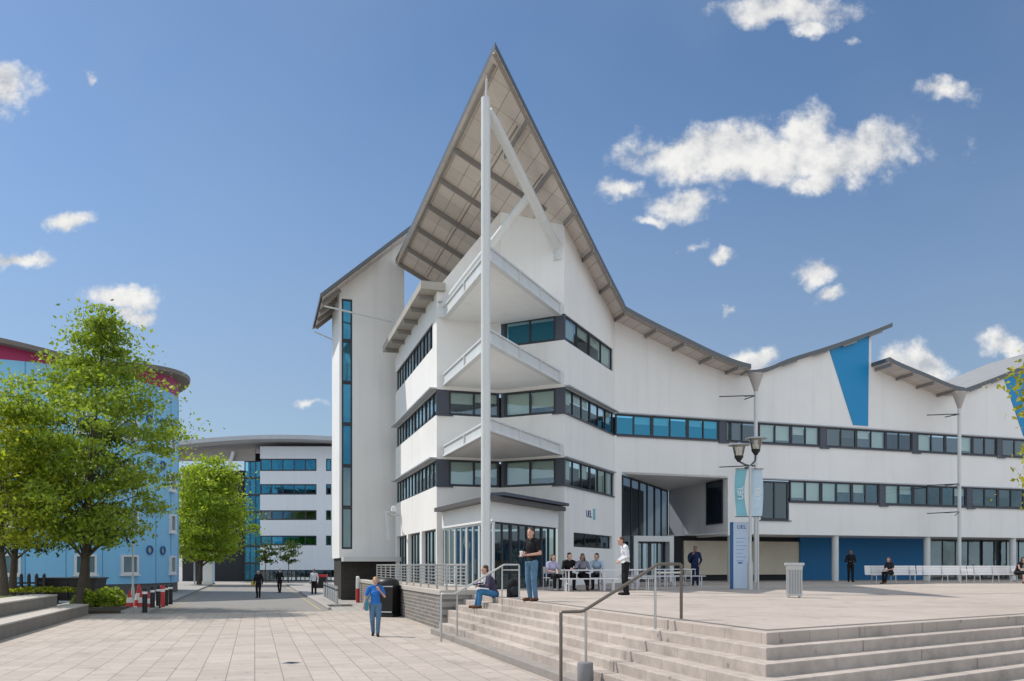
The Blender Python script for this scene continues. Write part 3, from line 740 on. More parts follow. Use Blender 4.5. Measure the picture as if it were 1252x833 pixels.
# sign on the right wing
def text_mesh(s, size, loc, rot, mat, parent, org, name='lettering', ext=0.004, align='CENTER'):
    cu_ = bpy.data.curves.new('t', 'FONT'); cu_.body = s; cu_.size = size; cu_.extrude = ext; cu_.align_x = align; cu_.align_y = 'CENTER'; cu_.resolution_u = 3
    ob = bpy.data.objects.new('t', cu_); COL.objects.link(ob)
    dg = bpy.context.evaluated_depsgraph_get(); me = bpy.data.meshes.new_from_object(ob.evaluated_get(dg))
    bpy.data.objects.remove(ob); bpy.data.curves.remove(cu_)
    M = Matrix.Translation(Vector(loc) - Vector(org)) @ Euler(rot).to_matrix().to_4x4()
    me.transform(M); me.materials.clear(); me.materials.append(mat); me.name = name
    o = bpy.data.objects.new(name, me); COL.objects.link(o); o.parent = parent
    return o
tw, dw = unit(Rc, M0)
wang = math.atan2(tw[1], tw[0]); wn = (tw[1], -tw[0])
sa = lerp(Rc, M0, 0.44)
sgn = thing('wall_sign', 'small blue lettered sign with a teal tile on the white wing wall', 'sign', (sa[0]+wn[0]*0.02, sa[1]+wn[1]*0.02, Z(2.2)))
SO = tuple(sgn.location)
text_mesh('UEL', 0.46, (sa[0]+wn[0]*0.02, sa[1]+wn[1]*0.02, Z(2.42)), (math.pi/2, 0, wang), M_ink, sgn, SO)
m = MB(); sb = (sa[0]+tw[0]*0.72, sa[1]+tw[1]*0.72); panel(m, (sb[0]-tw[0]*0.13, sb[1]-tw[1]*0.13), (sb[0]+tw[0]*0.13, sb[1]+tw[1]*0.13), Z(2.2), Z(2.72), -0.03, -0.004); m.build('tile', M_teal, sgn, SO)

# stair tower
m = MB()
def tz(u): return Z(16.4 + 0.87*(u-5.32))
TU0, TU1 = 4.59, 8.3; tb = [(TU0, 48.0), (TU1, 48.0), (TU1, 52.7), (TU0, 52.7)]
uw0, uw1 = 4.72, 5.32
def twall(u0, u1, z0, zf, v0=48.0, v1=52.7):
    P = [(u0, v0), (u1, v0), (u1, v1), (u0, v1)]
    m.prism([UV(*p) for p in P], z0, [zf(p[0]) for p in P])
twall(uw1, TU1, Z(0.45), tz); twall(TU0, uw0, Z(0.45), tz)
twall(uw0, uw1, Z(0.45), lambda u: Z(0.95)); twall(uw0, uw1, Z(15.2), tz); twall(uw0, uw1, Z(0.95), lambda u: Z(15.2), 48.9, 52.7)
tow = m.build('stair_tower', M_white, BL, BO)
for k in range(6):
    zz0, zz1 = Z(0.95)+k*14.25/6, Z(0.95)+(k+1)*14.25/6
    window(tow, UV(uw0+0.004, 48.0), UV(uw1-0.004, 48.0), zz0+0.003, zz1-0.003, 1, inset=0.07, fw=0.09, gm=M_glassblue if k > 1 else M_glass)
m = MB(); m.prism([UV(TU0+0.1, 48.08), UV(TU1, 48.08), UV(TU1, 52.5), UV(TU0+0.1, 52.5)], 0, Z(0.448)); m.build('plinth', M_brickdark, tow, BO)
m = MB(); P = [(3.45, 46.9), (8.75, 46.9), (8.75, 53.4), (3.45, 53.4)]
m.prism([UV(*p) for p in P], [tz(p[0])+0.01 for p in P], [tz(p[0])+0.24 for p in P]); trf = m.build('tower_roof', M_fascia, tow, BO)
m = MB(); m.prism([UV(p[0]+(0.12 if p[0] < 5 else -0.12), p[1]+(0.12 if p[1] < 50 else -0.12)) for p in P], [tz(p[0])-0.09+(0.1 if p[0] < 5 else -0.1) for p in P], [tz(p[0])+0.004+(0.1 if p[0] < 5 else -0.1) for p in P]); m.build('tower_soffit', M_soffit, trf, BO)
for v in (47.6, 49.3, 51.0, 52.6):
    m = MB(); m.bar((*UV(3.6, v), tz(3.6)-0.2), (*UV(TU0, v), tz(TU0)-0.2), 0.1, 0.25); m.build('rafter', M_rib, trf, BO)
m = MB(); m.tube([(*UV(3.7, 47.1), tz(3.6)-0.5), (*UV(7.4, 46.9), Z(13.8))], 0.05, 8); m.build('tie_rod', M_steelw, tow, BO, smooth=40)
m = MB(); m.tube([(*UV(3.55, 53.2), tz(3.5)-0.2), (*UV(4.6, 52.6), tz(3.3)-0.6)], 0.04, 8); m.build('tie_rod', M_steelw, tow, BO, smooth=40)
m = MB(); m.prism([UV(4.7, 46.8), UV(TU1, 46.8), UV(TU1, 47.99), UV(4.7, 47.99)], Z(0.25), Z(0.5)); m.build('porch_slab', M_steelw, tow, BO)

# rainwater pipes standing before the facade, with funnel hoppers and guy arms
for px, D, zt, arms in ((924, 43.9, 10.15, (9.0, 5.3)), (1173, 47.6, 9.95, (8.7, 3.1, 4.7))):
    x, y = at(px, D)
    p = MB(); p.tube([(x, y, PZ), (x, y, Z(zt-0.95))], 0.1, 14); pipe = p.build('drainpipe', M_steelw, BL, BO, smooth=40)
    h = MB(); h.lathe([(0.1, Z(zt-0.95)), (0.13, Z(zt-0.8)), (0.38, Z(zt-0.06)), (0.38, Z(zt))], (x, y, 0), 18); h.build('hopper', surf('hopper_grey', (0.42, 0.38, 0.35), 0.6), pipe, BO, smooth=30)
    for zc in arms:
        q = MB(); q.tube([(x, y, Z(zc)), (x-2.0, y-0.3, Z(zc)-0.12)], 0.03, 6); q.tube([(x, y, Z(zc)), (x-0.9, y-1.2, Z(zc)-0.3)], 0.022, 6); q.tube([(x, y, Z(zc)), (x-0.3, y+1.0, Z(zc))], 0.03, 6); q.build('guy_arm', M_frame, pipe, BO)
    p = MB()
# small wall bracket lamp on left wing
m = MB(); a = lerp(Lc, Tc, 0.85); m.tube([(a[0]-0.1, a[1], Z(2.8)), (a[0]-0.5, a[1]-0.3, Z(2.8)), (a[0]-0.3, a[1]-3.2, Z(2.8)), (a[0]-0.1, a[1]-3.6, Z(1.3))], 0.05, 8); m.build('wall_pipe', M_galv, BL, BO, smooth=40)
m = MB(); m.lathe([(0.05, 0), (0.16, 0.05), (0.13, 0.3), (0.05, 0.34)], (a[0]-0.35, a[1]-0.15, Z(2.95)), 12); m.build('wall_lamp', M_white_p, BL, BO)

# ---------------------------------------------------------------- blue drum building
DC = (-33.4, 57.6); DR = 9.57
DB = thing('drum_building', 'round sky blue accommodation block with white windows and crimson band under its roof', 'building', (*DC, 0))
DO = tuple(DB.location)
m = MB(); m.lathe([(DR, 0.78), (DR, Z(12.1))], (*DC, 0), 96); m.build('wall', M_drum, DB, DO, smooth=30)
m = MB(); m.lathe([(DR-0.08, 0), (DR-0.08, 0.775)], (*DC, 0), 96); m.build('plinth', M_plinth, DB, DO, smooth=30)
VD = (0.866, 0.5)
def drz(x, y):
    s = (x-DC[0])*VD[0] + (y-DC[1])*VD[1]
    return Z(12.25) + (0.15*(3-s) if s < 3 else 0.17*(s-3))
m = MB(); m.lathe([(DR-0.03, Z(12.1)), (DR-0.03, Z(12.2))], (*DC, 0), 96)
m.v = [(x, y, z if z < Z(12.15) else drz(x, y)+0.05) for x, y, z in m.v]
m.f = m.f[:-2]; m.m = m.m[:-2]
m.build('roof_band', M_pink, DB, DO, smooth=30)
m = MB(); m.lathe([(0.05, 0), (2.5, 0), (5, 0), (7.5, 0), (DR, 0), (DR+0.75, 0), (DR+0.8, 0.26), (DR, 0.3), (7.5, 0.32), (5, 0.32), (2.5, 0.32), (0.05, 0.32)], (*DC, 0), 96)
m.v = [(x, y, z + drz(x, y)) for x, y, z in m.v]
m.build('roof', surf('drum_roof', (0.18, 0.16, 0.15), 0.5), DB, DO, smooth=30)
def drum_pt(ang, dr=0): return (DC[0]+(DR+dr)*math.cos(ang), DC[1]+(DR+dr)*math.sin(ang))
m = MB()
for k in range(28):
    a = -math.pi + k*2*math.pi/28 + 0.05; m.bar((*drum_pt(a, 0.004), 0.8), (*drum_pt(a, 0.004), Z(12.09)), 0.03, 0.03)
m.build('joint', surf('joint_blue', (0.10, 0.26, 0.42), 0.6), DB, DO)
def ang_px(px):
    r = (px-626)/1016; dx, dy = r/math.hypot(r, 1), 1/math.hypot(r, 1)
    b = DC[0]*dx+DC[1]*dy; cc = DC[0]**2+DC[1]**2-DR**2; t = b - math.sqrt(max(b*b-cc, 0))
    return math.atan2(dy*t-DC[1], dx*t-DC[0])
M_dwin = surf('drum_window_frame', (0.72, 0.72, 0.72), 0.4)
def drum_window(a, z0, z1, w):
    t = (-math.sin(a), math.cos(a)); c = drum_pt(a, 0.0)
    A = (c[0]-t[0]*w/2, c[1]-t[1]*w/2); B = (c[0]+t[0]*w/2, c[1]+t[1]*w/2)
    f = MB()
    for s0, s1, za, zb in ((0, 0.12, z0, z1), (w-0.12, w, z0, z1), (0.12, w-0.12, z0, z0+0.14), (0.12, w-0.12, z1-0.12, z1)):
        panel(f, (A[0]+t[0]*s0, A[1]+t[1]*s0), (A[0]+t[0]*s1, A[1]+t[1]*s1), za, zb, -0.14, 0.1)
    panel(f, (A[0]-t[0]*0.08, A[1]-t[1]*0.08), (B[0]+t[0]*0.08, B[1]+t[1]*0.08), z0-0.1, z0-0.003, -0.2, 0.1)
    o = f.build('window', M_dwin, DB, DO)
    g = MB(); g.quad((A[0]+math.cos(a)*0.05, A[1]+math.sin(a)*0.05, z0+0.1), (B[0]+math.cos(a)*0.05, B[1]+math.sin(a)*0.05, z0+0.1), (B[0]+math.cos(a)*0.05, B[1]+math.sin(a)*0.05, z1-0.1), (A[0]+math.cos(a)*0.05, A[1]+math.sin(a)*0.05, z1-0.1))
    pn = g.build('pane', surf('drum_pane', (0.07, 0.16, 0.20), 0.08, 0.1, 1, 0, 5, 0, spec=0.9), o, DO, fix=False)
def porthole(a, zc, r=0.31):
    c = drum_pt(a, 0.0); nrm = (math.cos(a), math.sin(a)); t = (-nrm[1], nrm[0])
    f = MB(); n = 22; vs = []
    for rr, d in ((r, 0.0), (r, 0.1), (r*0.68, 0.1), (r*0.68, 0.02)):
        for j in range(n):
            q = 2*math.pi*j/n; vs.append((c[0]+t[0]*rr*math.cos(q)+nrm[0]*d, c[1]+t[1]*rr*math.cos(q)+nrm[1]*d, zc+rr*math.sin(q)))
    fs = [(k*n+j, k*n+(j+1) % n, (k+1)*n+(j+1) % n, (k+1)*n+j) for k in range(3) for j in range(n)]
    f.add(vs, fs); o = f.build('porthole', M_navy, DB, DO, smooth=40)
    g = MB(); g.add([(c[0]+t[0]*r*0.69*math.cos(2*math.pi*j/n)+nrm[0]*0.03, c[1]+t[1]*r*0.69*math.cos(2*math.pi*j/n)+nrm[1]*0.03, zc+r*0.69*math.sin(2*math.pi*j/n)) for j in range(n)], [tuple(range(n))])
    g.build('pane', surf('porthole_pane', (0.35, 0.36, 0.36), 0.1, 0.2, 3, 0, 5, 0, spec=0.9), o, DO)
for fl in range(4):
    zb = Z(-0.55 + 2.9*fl)
    for px in (10, 104, 158, 210): drum_window(ang_px(px), zb, zb+1.25, 1.3 if px < 200 else 1.1)
    for px in (182.5, 198.5): porthole(ang_px(px), Z(1.05+2.9*fl))

# ---------------------------------------------------------------- far building
FB = thing('far_building', 'pale block at the end of the road with ribbon windows and a curved oversailing roof', 'building', (-31.0, 104, 0))
FO_ = tuple(FB.location)
YB = 104.0
def fx(px): return (px-626)/1016*YB
def fz(py): return (692-py)/1016*YB + CH
x0, x1 = fx(318), fx(470)
bands = [(561, 576), (592, 605), (624, 636), (655, 667)]
m = MB(); zs = [fz(697)]
for a, b in reversed(bands): zs += [fz(b), fz(a)]
zs.append(fz(546))
xw = fx(387)
for i in range(0, len(zs)-1, 2):
    m.box(((x0+x1)/2, YB+4, (zs[i]+zs[i+1])/2), (x1-x0, 8, zs[i+1]-zs[i]))
for a, b in bands:
    zz = (fz(a)+fz(b))/2; hh = fz(a)-fz(b)
    m.box(((xw+fx(398.5))/2, YB+4, zz), (fx(398.5)-xw, 8, hh)); m.box(((fx(405)+x1)/2, YB+4, zz), (x1-fx(405), 8, hh))
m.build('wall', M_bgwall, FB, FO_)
m = MB(); m.box(((x0+x1)/2, YB+5, 8), (x1-x0-0.4, 7, 15)); m.build('interior', M_dark, FB, FO_)
for k, (a, b) in enumerate(bands):
    window(FB, (x0+0.02, YB), (xw-0.02, YB), fz(b)+0.01, fz(a)-0.01, 5, inset=0.1, gm=M_glassblue if k != 2 else M_glass, fw=0.14, org=FO_, blinds=[0, 0.6, 0, 0, 0] if k == 3 else None)
    window(FB, (fx(398.6), YB), (fx(404.9), YB), fz(b)+0.01, fz(a)-0.01, 1, inset=0.1, gm=M_glassblue, fw=0.12, org=FO_)
for k in range(4):
    xa = x0+(fx(405)-x0)*k/4; window(FB, (xa+0.01, YB), (xa+(fx(405)-x0)/4-0.01, YB), 0.05, fz(697)-0.01, 4, inset=0.2, gm=M_clear, fw=0.1, org=FO_)
for k in range(7):
    za = 0.1+k*2.15; window(FB, (fx(297), YB+0.6), (fx(318)-0.02, YB+0.6), za, za+2.14, 3, inset=0.0, gm=M_glassblue, fw=0.12, org=FO_)
m = MB(); m.box((fx(258), YB+4.5, 7), (fx(297)-fx(219), 7, 14)); m.box(((fx(297)+fx(318))/2, YB+5.5, 8.2), (fx(318)-fx(297)-0.02, 7, 16.2)); m.build('dark_recess', M_dark, FB, FO_)
m = MB()
n = 24; pts = []
for i in range(n+1):
    q = i/n; x = fx(205)+(fx(475)-fx(205))*q; pts.append((x, Z(15.0) + 0.75*math.sin(math.pi*min(1, q*1.05)) - 0.5*(1-q)))
vs = []
for x, z in pts:
    for yy, dz in ((YB-2.6, 0), (YB+9, 0), (YB+9, 0.5), (YB-2.6, 0.5)): vs.append((x, yy, z+dz))
fs = []
for i in range(n):
    a, b = 4*i, 4*i+4; fs += [(a, a+1, b+1, b), (a+1, a+2, b+2, b+1), (a+2, a+3, b+3, b+2), (a+3, a, b, b+3)]
fs += [(0, 1, 2, 3), (4*n, 4*n+1, 4*n+2, 4*n+3)]
m.add(vs, fs); m.build('roof', surf('far_roof', (0.42, 0.44, 0.47), 0.5), FB, FO_)
m = MB(); m.box((fx(262), YB+0.2, Z(13.9)), (fx(318)-fx(219), 0.3, 1.5)); m.build('roof_beam', surf('far_beam', (0.30, 0.27, 0.25), 0.6), FB, FO_)
m = MB(); m.tube([(fx(287), YB-0.5, fz(553)), (fx(277), YB-0.2, fz(584))], 0.22, 10); m.build('strut', M_steelw, FB, FO_)

hd = thing('hoarding_panel', 'upright white and pale blue panel standing before the dark far glazing', 'panel', (*at(254, 88), 0))
m = MB(); x, y = at(254, 88); m.box((x, y, 1.75), (1.0, 0.2, 3.3)); m.build('panel', M_paper, hd, tuple(hd.location))
m = MB(); m.box((x+0.6, y+0.02, 1.75), (0.2, 0.18, 3.3)); m.build('blue_edge', M_totem, hd, tuple(hd.location))
m = MB(); m.box((x, y, 0.05), (1.4, 0.6, 0.1)); m.build('base', M_plinth, hd, tuple(hd.location))

dv = thing('drain_cover', 'small dark iron drain cover set in the pale slabs of the square', 'drain cover', (*at(356, 16.6), 0.004), R(-17))
m = MB(); m.box((0, 0, 0.004), (0.30, 0.30, 0.008)); m.build('frame', M_galv, dv)
for k in range(5): m = MB(); m.box((-0.1+0.05*k, 0, 0.011), (0.028, 0.24, 0.006)); m.build('bar', M_black, dv)
# ---------------------------------------------------------------- left planting bed walls
def bedwall(u0, u1, v0, v1, z0, z1, label):
    t = thing('garden_wall', label, 'wall', (*UV(u1, v1), 0)); o = tuple(t.location)
    m = MB(); m.prism([UV(u0, v0), UV(u1, v0), UV(u1, v1-0.5), UV(u1-0.5, v1), UV(u0, v1)], z0, z1-0.05); m.build('wall', M_conc, t, o)
    m = MB(); m.prism([UV(u0, v0-0.01), UV(u1+0.02, v0-0.01), UV(u1+0.02, v1-0.49), UV(u1-0.48, v1+0.02), UV(u0, v1+0.02)], z1-0.05, z1); m.build('coping', M_conctop, t, o, bevel=0.01)
ua = -6.35
bedwall(ua-0.9, ua, 4, 37.2, 0, 0.42, 'lower weathered concrete seat wall beside the square on the left')
bedwall(ua-2.0, ua-0.95, 4, 36.4, 0, 0.84, 'upper weathered concrete wall holding the lawn at the left edge')
mb = MB(); mb.prism([UV(-40, 4), UV(ua-2.02, 4), UV(ua-2.02, 36.3), UV(-40, 36.3)], 0, 0.80); tag(mb.build('lawn', M_grass), kind='structure')
mb = MB(); mb.prism([UV(-8.3, 33.1), UV(ua-0.95, 33.1), UV(ua-0.95, 37.1), UV(-8.3, 37.1)], 0, 0.30); mb.prism([UV(-9.5, 37.3), UV(-5.3, 37.3), UV(-5.3, 41.0), UV(-9.5, 41.0)], 0, 0.12); tag(mb.build('planting_bed', M_soil), kind='structure')

# ---------------------------------------------------------------- vegetation
def leaf_mesh(name, pts, size, mat, parent, org, droop=0.2):
    n = len(pts); pts = np.asarray(pts)
    d = nrng.normal(size=(n, 3)); d[:, 2] -= droop; d /= np.linalg.norm(d, axis=1)[:, None]
    u = nrng.normal(size=(n, 3)); u -= (u*d).sum(1)[:, None]*d; u /= np.linalg.norm(u, axis=1)[:, None]
    s = (size*(0.4+1.15*nrng.random(n)))[:, None]
    a = pts - d*s*0.5; b = pts + u*s*0.32; c = pts + d*s*0.55; e = pts - u*s*0.32
    nn = np.cross(d, u)*s*0.08
    V = np.stack([a, b+nn, c, e+nn], 1).reshape(-1, 3) - np.asarray(org)
    me = bpy.data.meshes.new(name); me.vertices.add(4*n); me.vertices.foreach_set('co', V.ravel())
    me.loops.add(4*n); me.loops.foreach_set('vertex_index', np.arange(4*n, dtype=np.int32))
    me.polygons.add(n); me.polygons.foreach_set('loop_start', np.arange(0, 4*n, 4, dtype=np.int32))
    me.materials.append(mat); me.update(calc_edges=True); me.validate()
    o = bpy.data.objects.new(name, me); COL.objects.link(o); o.parent = parent
    return o
def interp(prof, h):
    for (h0, r0), (h1, r1_) in zip(prof[:-1], prof[1:]):
        if h0 <= h <= h1: return r0 + (r1_-r0)*(h-h0)/(h1-h0)
    return 0
def tree(name, label, cat, loc, H, prof, tr, nclump, per, csize, lsize, mat, group=None, lean=(0, 0), seed=1, nl=18, inner=0.35):
    r = random.Random(seed)
    t = thing(name, label, cat, loc, 0, group); o = tuple(loc)
    m = MB(); k = 8
    path = [(loc[0]+lean[0]*q/k+r.uniform(-.06, .06)*(q > 0), loc[1]+lean[1]*q/k+r.uniform(-.06, .06)*(q > 0), loc[2]-0.05+H*0.93*q/k) for q in range(k+1)]
    rad = [tr*1.25] + [tr*(1-0.92*q/k) + 0.008 for q in range(1, k+1)]
    m.tube(path, rad, 10)
    hs = [p[0] for p in prof]; h0, h1 = hs[0], hs[-1]
    tips = []
    for i in range(nl):
        q = (i+0.5)/nl; h = h0 + (h1-h0)*q*0.92
        hb = max(loc[2]*0 + h - interp(prof, h)*0.55, h0*0.72)
        an = i*2.4 + r.uniform(-.4, .4); rr = interp(prof, h)*r.uniform(0.65, 0.95)
        f = hb/(H*0.93)*k; f = min(f, k-0.01); ii = int(f); bp = Vector(path[ii]).lerp(Vector(path[ii+1]), f-ii)
        tip = Vector((loc[0]+lean[0]*h/H + rr*math.cos(an), loc[1]+lean[1]*h/H + rr*math.sin(an), loc[2]+h))
        mid = bp.lerp(tip, 0.5) + Vector((0, 0, 0.12*rr))
        br = max(0.018, tr*(1-0.9*hb/H)*0.45)
        m.tube([bp, mid, tip], [br, br*0.6, 0.012], 6, cap=False); tips.append((bp, mid, tip))
        for j in range(3):
            st = mid.lerp(tip, r.uniform(0, 0.6)); e = st + Vector((r.uniform(-1, 1), r.uniform(-1, 1), r.uniform(-.2, .7)))*rr*0.35
            m.tube([st, e], [br*0.4, 0.008], 5, cap=False); tips.append((st, st.lerp(e, .5), e))
    m.build('trunk', M_bark, t, o, smooth=60)
    pts = []
    for c in range(nclump):
        if c < len(tips)*1 and r.random() < 0.85:
            tp = tips[c]; cc = tp[1].lerp(tp[2], r.uniform(0.3, 1.05))
        else:
            while True:
                h = r.uniform(h0, h1); R0 = interp(prof, h)
                if r.random() < (R0/ max(p[1] for p in prof))**1.2 + 0.05: break
            an = r.uniform(0, 2*math.pi)
            rr = R0*math.sqrt(r.uniform(inner**2, 1.0))*(0.92 + 0.22*math.sin(3*an + 1.7*h + seed) + 0.16*math.sin(5*an - 2.3*h))
            cc = Vector((loc[0]+lean[0]*h/H + rr*math.cos(an), loc[1]+lean[1]*h/H + rr*math.sin(an), loc[2]+h))
        s = csize*r.uniform(0.4, 1.45)
        nn = int(per*r.uniform(0.6, 1.3))
        g = nrng.normal(size=(nn, 3))*np.array([s*1.25, s*1.25, s*0.42])
        pts.append(g + np.array(cc))
    leaf_mesh('crown', np.concatenate(pts), lsize, mat, t, o)
    return t
L_main = leafmat('leaf_green', (0.035, 0.085, 0.016), (0.32, 0.42, 0.05), 0.42)
L_dark = leafmat('leaf_dark', (0.014, 0.035, 0.014), (0.08, 0.13, 0.03), 0.3)
L_yel = leafmat('leaf_yellow_green', (0.09, 0.15, 0.016), (0.40, 0.44, 0.045), 0.5)
L_bright = leafmat('leaf_bright', (0.06, 0.13, 0.014), (0.36, 0.46, 0.055), 0.5)
L_gold = leafmat('leaf_gold', (0.14, 0.18, 0.02), (0.42, 0.40, 0.05), 0.4)

tl = at(96, 36.0)
tree('tree', 'tall leafy tree with a pointed top before the blue drum', 'tree', (tl[0], tl[1], 0.3), 13.1,
     [(2.7, 1.6), (3.6, 2.9), (5.2, 3.6), (7.0, 4.1), (8.6, 3.7), (9.6, 2.6), (10.6, 1.6), (11.6, 0.95), (12.5, 0.6), (13.3, 0.12)], 0.135, 350, 105, 0.36, 0.155, L_main, lean=(1.1, 0), seed=5, nl=46, inner=0.55)
t2 = at(106, 37.5)
tree('tree', 'slim dark tree close behind the tall pointed tree', 'tree', (t2[0], t2[1], 0.3), 8.5,
     [(2.8, 1.2), (4.5, 2.2), (6.5, 2.0), (8.6, 0.5)], 0.13, 50, 80, 0.38, 0.16, L_dark, lean=(0.2, 0.3), seed=8, nl=12)
t3 = at(6, 34)
tree('tree', 'yellow green tree with thin dark trunk cut by the left edge', 'tree', (t3[0], t3[1], 0.8), 8.4,
     [(2.2, 1.8), (3.5, 2.6), (5.5, 2.6), (7.2, 1.7), (8.4, 0.4)], 0.14, 120, 105, 0.38, 0.155, L_yel, lean=(-0.4, 0), seed=12, nl=18)
t4 = at(15, 37)
tree('tree', 'dark shaded tree with bare lower trunk behind the lawn fence', 'tree', (t4[0], t4[1], 0.8), 6.8,
     [(2.0, 1.6), (3.2, 2.4), (5.0, 2.3), (6.8, 0.5)], 0.16, 70, 90, 0.38, 0.16, L_dark, lean=(0.3, 0), seed=15, nl=14)
t5 = at(243, 82)
tree('tree', 'dense bright green tree by the road between the two blue and dark buildings', 'tree', (t5[0], t5[1], 0), 12.4,
     [(2.6, 1.5), (3.6, 3.2), (5.2, 4.1), (7.5, 4.2), (9.5, 3.4), (11.3, 2.0), (12.5, 0.5)], 0.22, 230, 120, 0.5, 0.26, L_bright, lean=(1.2, 0), seed=21, nl=34, inner=0.5)
for px, D, H, lab, sd in ((325, 96, 5.0, 'left of two thin young street trees before the far building', 31), (352.5, 96, 5.4, 'right of two thin young street trees before the far building', 33)):
    x, y = at(px, D)
    tree('young_tree', lab, 'tree', (x, y, 0), H, [(2.4, 0.5), (3.3, 1.2), (4.3, 1.15), (H, 0.2)], 0.06, 26, 40, 0.3, 0.24, L_dark, group='young trees before the far building', seed=sd, nl=8)
x, y = at(1334, 17.0)
tree('tree', 'golden green tree reaching into the right edge over the plaza', 'tree', (x, y, PZ), 5.6,
     [(2.0, 0.5), (2.7, 1.1), (3.4, 0.85), (3.9, 0.7), (4.6, 1.2), (5.2, 1.05), (5.7, 0.3)], 0.09, 150, 140, 0.2, 0.12, L_gold, seed=41, nl=14)

def shrub(label, loc, rx, ry, h, n, size, mat, name='shrub', group=None):
    t = thing(name, label, 'shrub', loc, 0, group); o = tuple(loc)
    m = MB()
    for k in range(7):
        a = k*0.9; m.tube([(loc[0], loc[1], loc[2]-0.02), (loc[0]+rx*0.6*math.cos(a), loc[1]+ry*0.6*math.sin(a), loc[2]+h*0.7)], [0.02, 0.006], 5)
    m.build('stem', M_bark, t, o)
    p = nrng.normal(size=(n, 3)); p /= np.linalg.norm(p, axis=1)[:, None]; p *= (0.55+0.5*nrng.random(n))[:, None]
    p[:, 2] = np.abs(p[:, 2]); p = p*np.array([rx, ry, h]) + np.array(loc)
    p[:, 2] += 0.12*np.sin(p[:, 0]*7)*h; p[:, 2] = np.maximum(p[:, 2], loc[2]+0.04)
    leaf_mesh('foliage', p, size, mat, t, o); return t
for px, D, w, lab in ((112, 37.6, 0.9, 'low leafy shrub under the tall tree trunk'), (128, 38.2, 0.85, 'low bright shrub right of the tree trunks'), (141, 38.8, 0.6, 'small end shrub next to the traffic cone')):
    x, y = at(px, D); shrub(lab, (x, y, 0.12), w, 0.7, 0.75, 1500, 0.14, L_bright if px == 128 else L_main, group='low shrubs under the trees')
x, y = at(58, 36.5); shrub('pale ground shrub along the lawn edge before the fence', (x, y, 0.8), 2.0, 0.4, 0.22, 1200, 0.12, L_yel)

# ---------------------------------------------------------------- street things on the left
# black waste container
x, y = at(89, 43.0); wc = thing('waste_container', 'long black open waste container behind the tree trunks', 'container', (x, y, 0), R(6))
m = MB(); m.box((0, 0, 0.72), (2.5, 1.3, 1.1), 0, 0, 1.14); m.build('body', M_black, wc)
m = MB(); m.box((0, 0, 1.31), (3.0, 1.62, 0.09)); m.build('rim', M_black, wc, bevel=0.02)
for k in range(5):
    m = MB(); m.box((-1.0+0.5*k, -0.71, 0.75), (0.07, 0.09, 0.95)); m.build('rib', M_black, wc)
for sx in (-1, 1):
    for sy in (-1, 1): m = MB(); m.lathe([(0.09, 0), (0.09, 0.17)], (sx*1.0, sy*0.5, 0), 10); m.build('foot', M_black, wc)
# lawn fence
fa, fb = at(-60, 40.5), at(54, 41.5)
fe = thing('lawn_fence', 'low black post fence between the lawn and the blue drum', 'fence', (*fa, 0))
fo = tuple(fe.location); t, d = unit(fa, fb)
n = 12
for k in range(n+1):
    q = lerp(fa, fb, k/n); m = MB(); m.box((*q, 0.72), (0.12, 0.12, 1.44)); m.lathe([(0.05, 0), (0.09, 0.06), (0.02, 0.14)], (*q, 1.44), 8); m.build('post', M_black, fe, fo)
m = MB()
for z in (0.35, 0.6, 0.85, 1.1): m.bar((*fa, z), (*fb, z), 0.05, 0.09)
m.build('rail', M_black, fe, fo)
# thin lamp pole by the drum
x, y = at(162.5, 40); lp = thing('lamp_column', 'thin grey lamp column among the traffic cones', 'lamp post', (x, y, 0)); lo = tuple(lp.location)
m = MB(); m.tube([(x, y, 0), (x, y, 0.9)], 0.075, 10); m.tube([(x, y, 0.9), (x, y, 6.3)], [0.05, 0.035], 10); m.build('pole', M_galv, lp, lo, smooth=40)
m = MB(); m.box((x+0.25, y, 6.32), (0.6, 0.22, 0.1)); m.build('lamp_head', M_galv, lp, lo, bevel=0.02)
# cones
def cone(label, px, D, s=1.0):
    x, y = at(px, D); t = thing('traffic_cone', label, 'cone', (x, y, 0), rnd.uniform(0, 1), 'red and white traffic cones by the bollards')
    m = MB(); m.box((0, 0, 0.03), (0.46*s, 0.46*s, 0.06)); m.build('base', M_red, t, bevel=0.01)
    m = MB(); m.lathe([(0.19*s, 0.06), (0.04*s, 0.86*s), (0.025*s, 0.88*s)], (0, 0, 0), 16); m.build('body', M_red, t, smooth=40)
    m = MB(); m.lathe([(0.152*s, 0.30*s), (0.108*s, 0.55*s)], (0, 0, 0), 16); m.build('sleeve', M_white_p, t, smooth=40)
cone('red and white cone left of the lamp column', 158.5, 37.6, 0.95)
cone('tall red and white cone just right of the lamp column', 170, 38.4, 1.25)
cone('short cone hidden between the black bollards', 181, 37.2, 0.9)
cone('cone with a white sleeve in front of the tall cone', 172.5, 37.6, 0.95)
def bollard_proto():
    t = thing('bollard', 'x', 'bollard', (0, 0, 0), 0, 'black bollards across the road mouth')
    m = MB(); m.lathe([(0.1, 0), (0.1, 0.82), (0.085, 0.98), (0.05, 1.02)], (0, 0, 0), 16); m.build('post', M_black, t, smooth=40)
    m = MB(); m.lathe([(0.104, 0.78), (0.104, 0.88)], (0, 0, 0), 16); m.build('band', M_white_p, t, smooth=40)
    return t
bp = bollard_proto(); first = True
for px, D, lab in ((177, 34.6, 'nearest black bollard with white band beside the cones'), (186.5, 36.7, 'second black bollard from the cones'), (193.5, 38.2, 'third black bollard from the cones left of the red post'), (203, 40.5, 'black bollard right of the red post'), (208.5, 42, 'farthest black bollard at the corner of the drum')):
    b = bp if first else copy_tree(bp); first = False
    x, y = at(px, D); b.location = (x, y, 0); b['label'] = lab
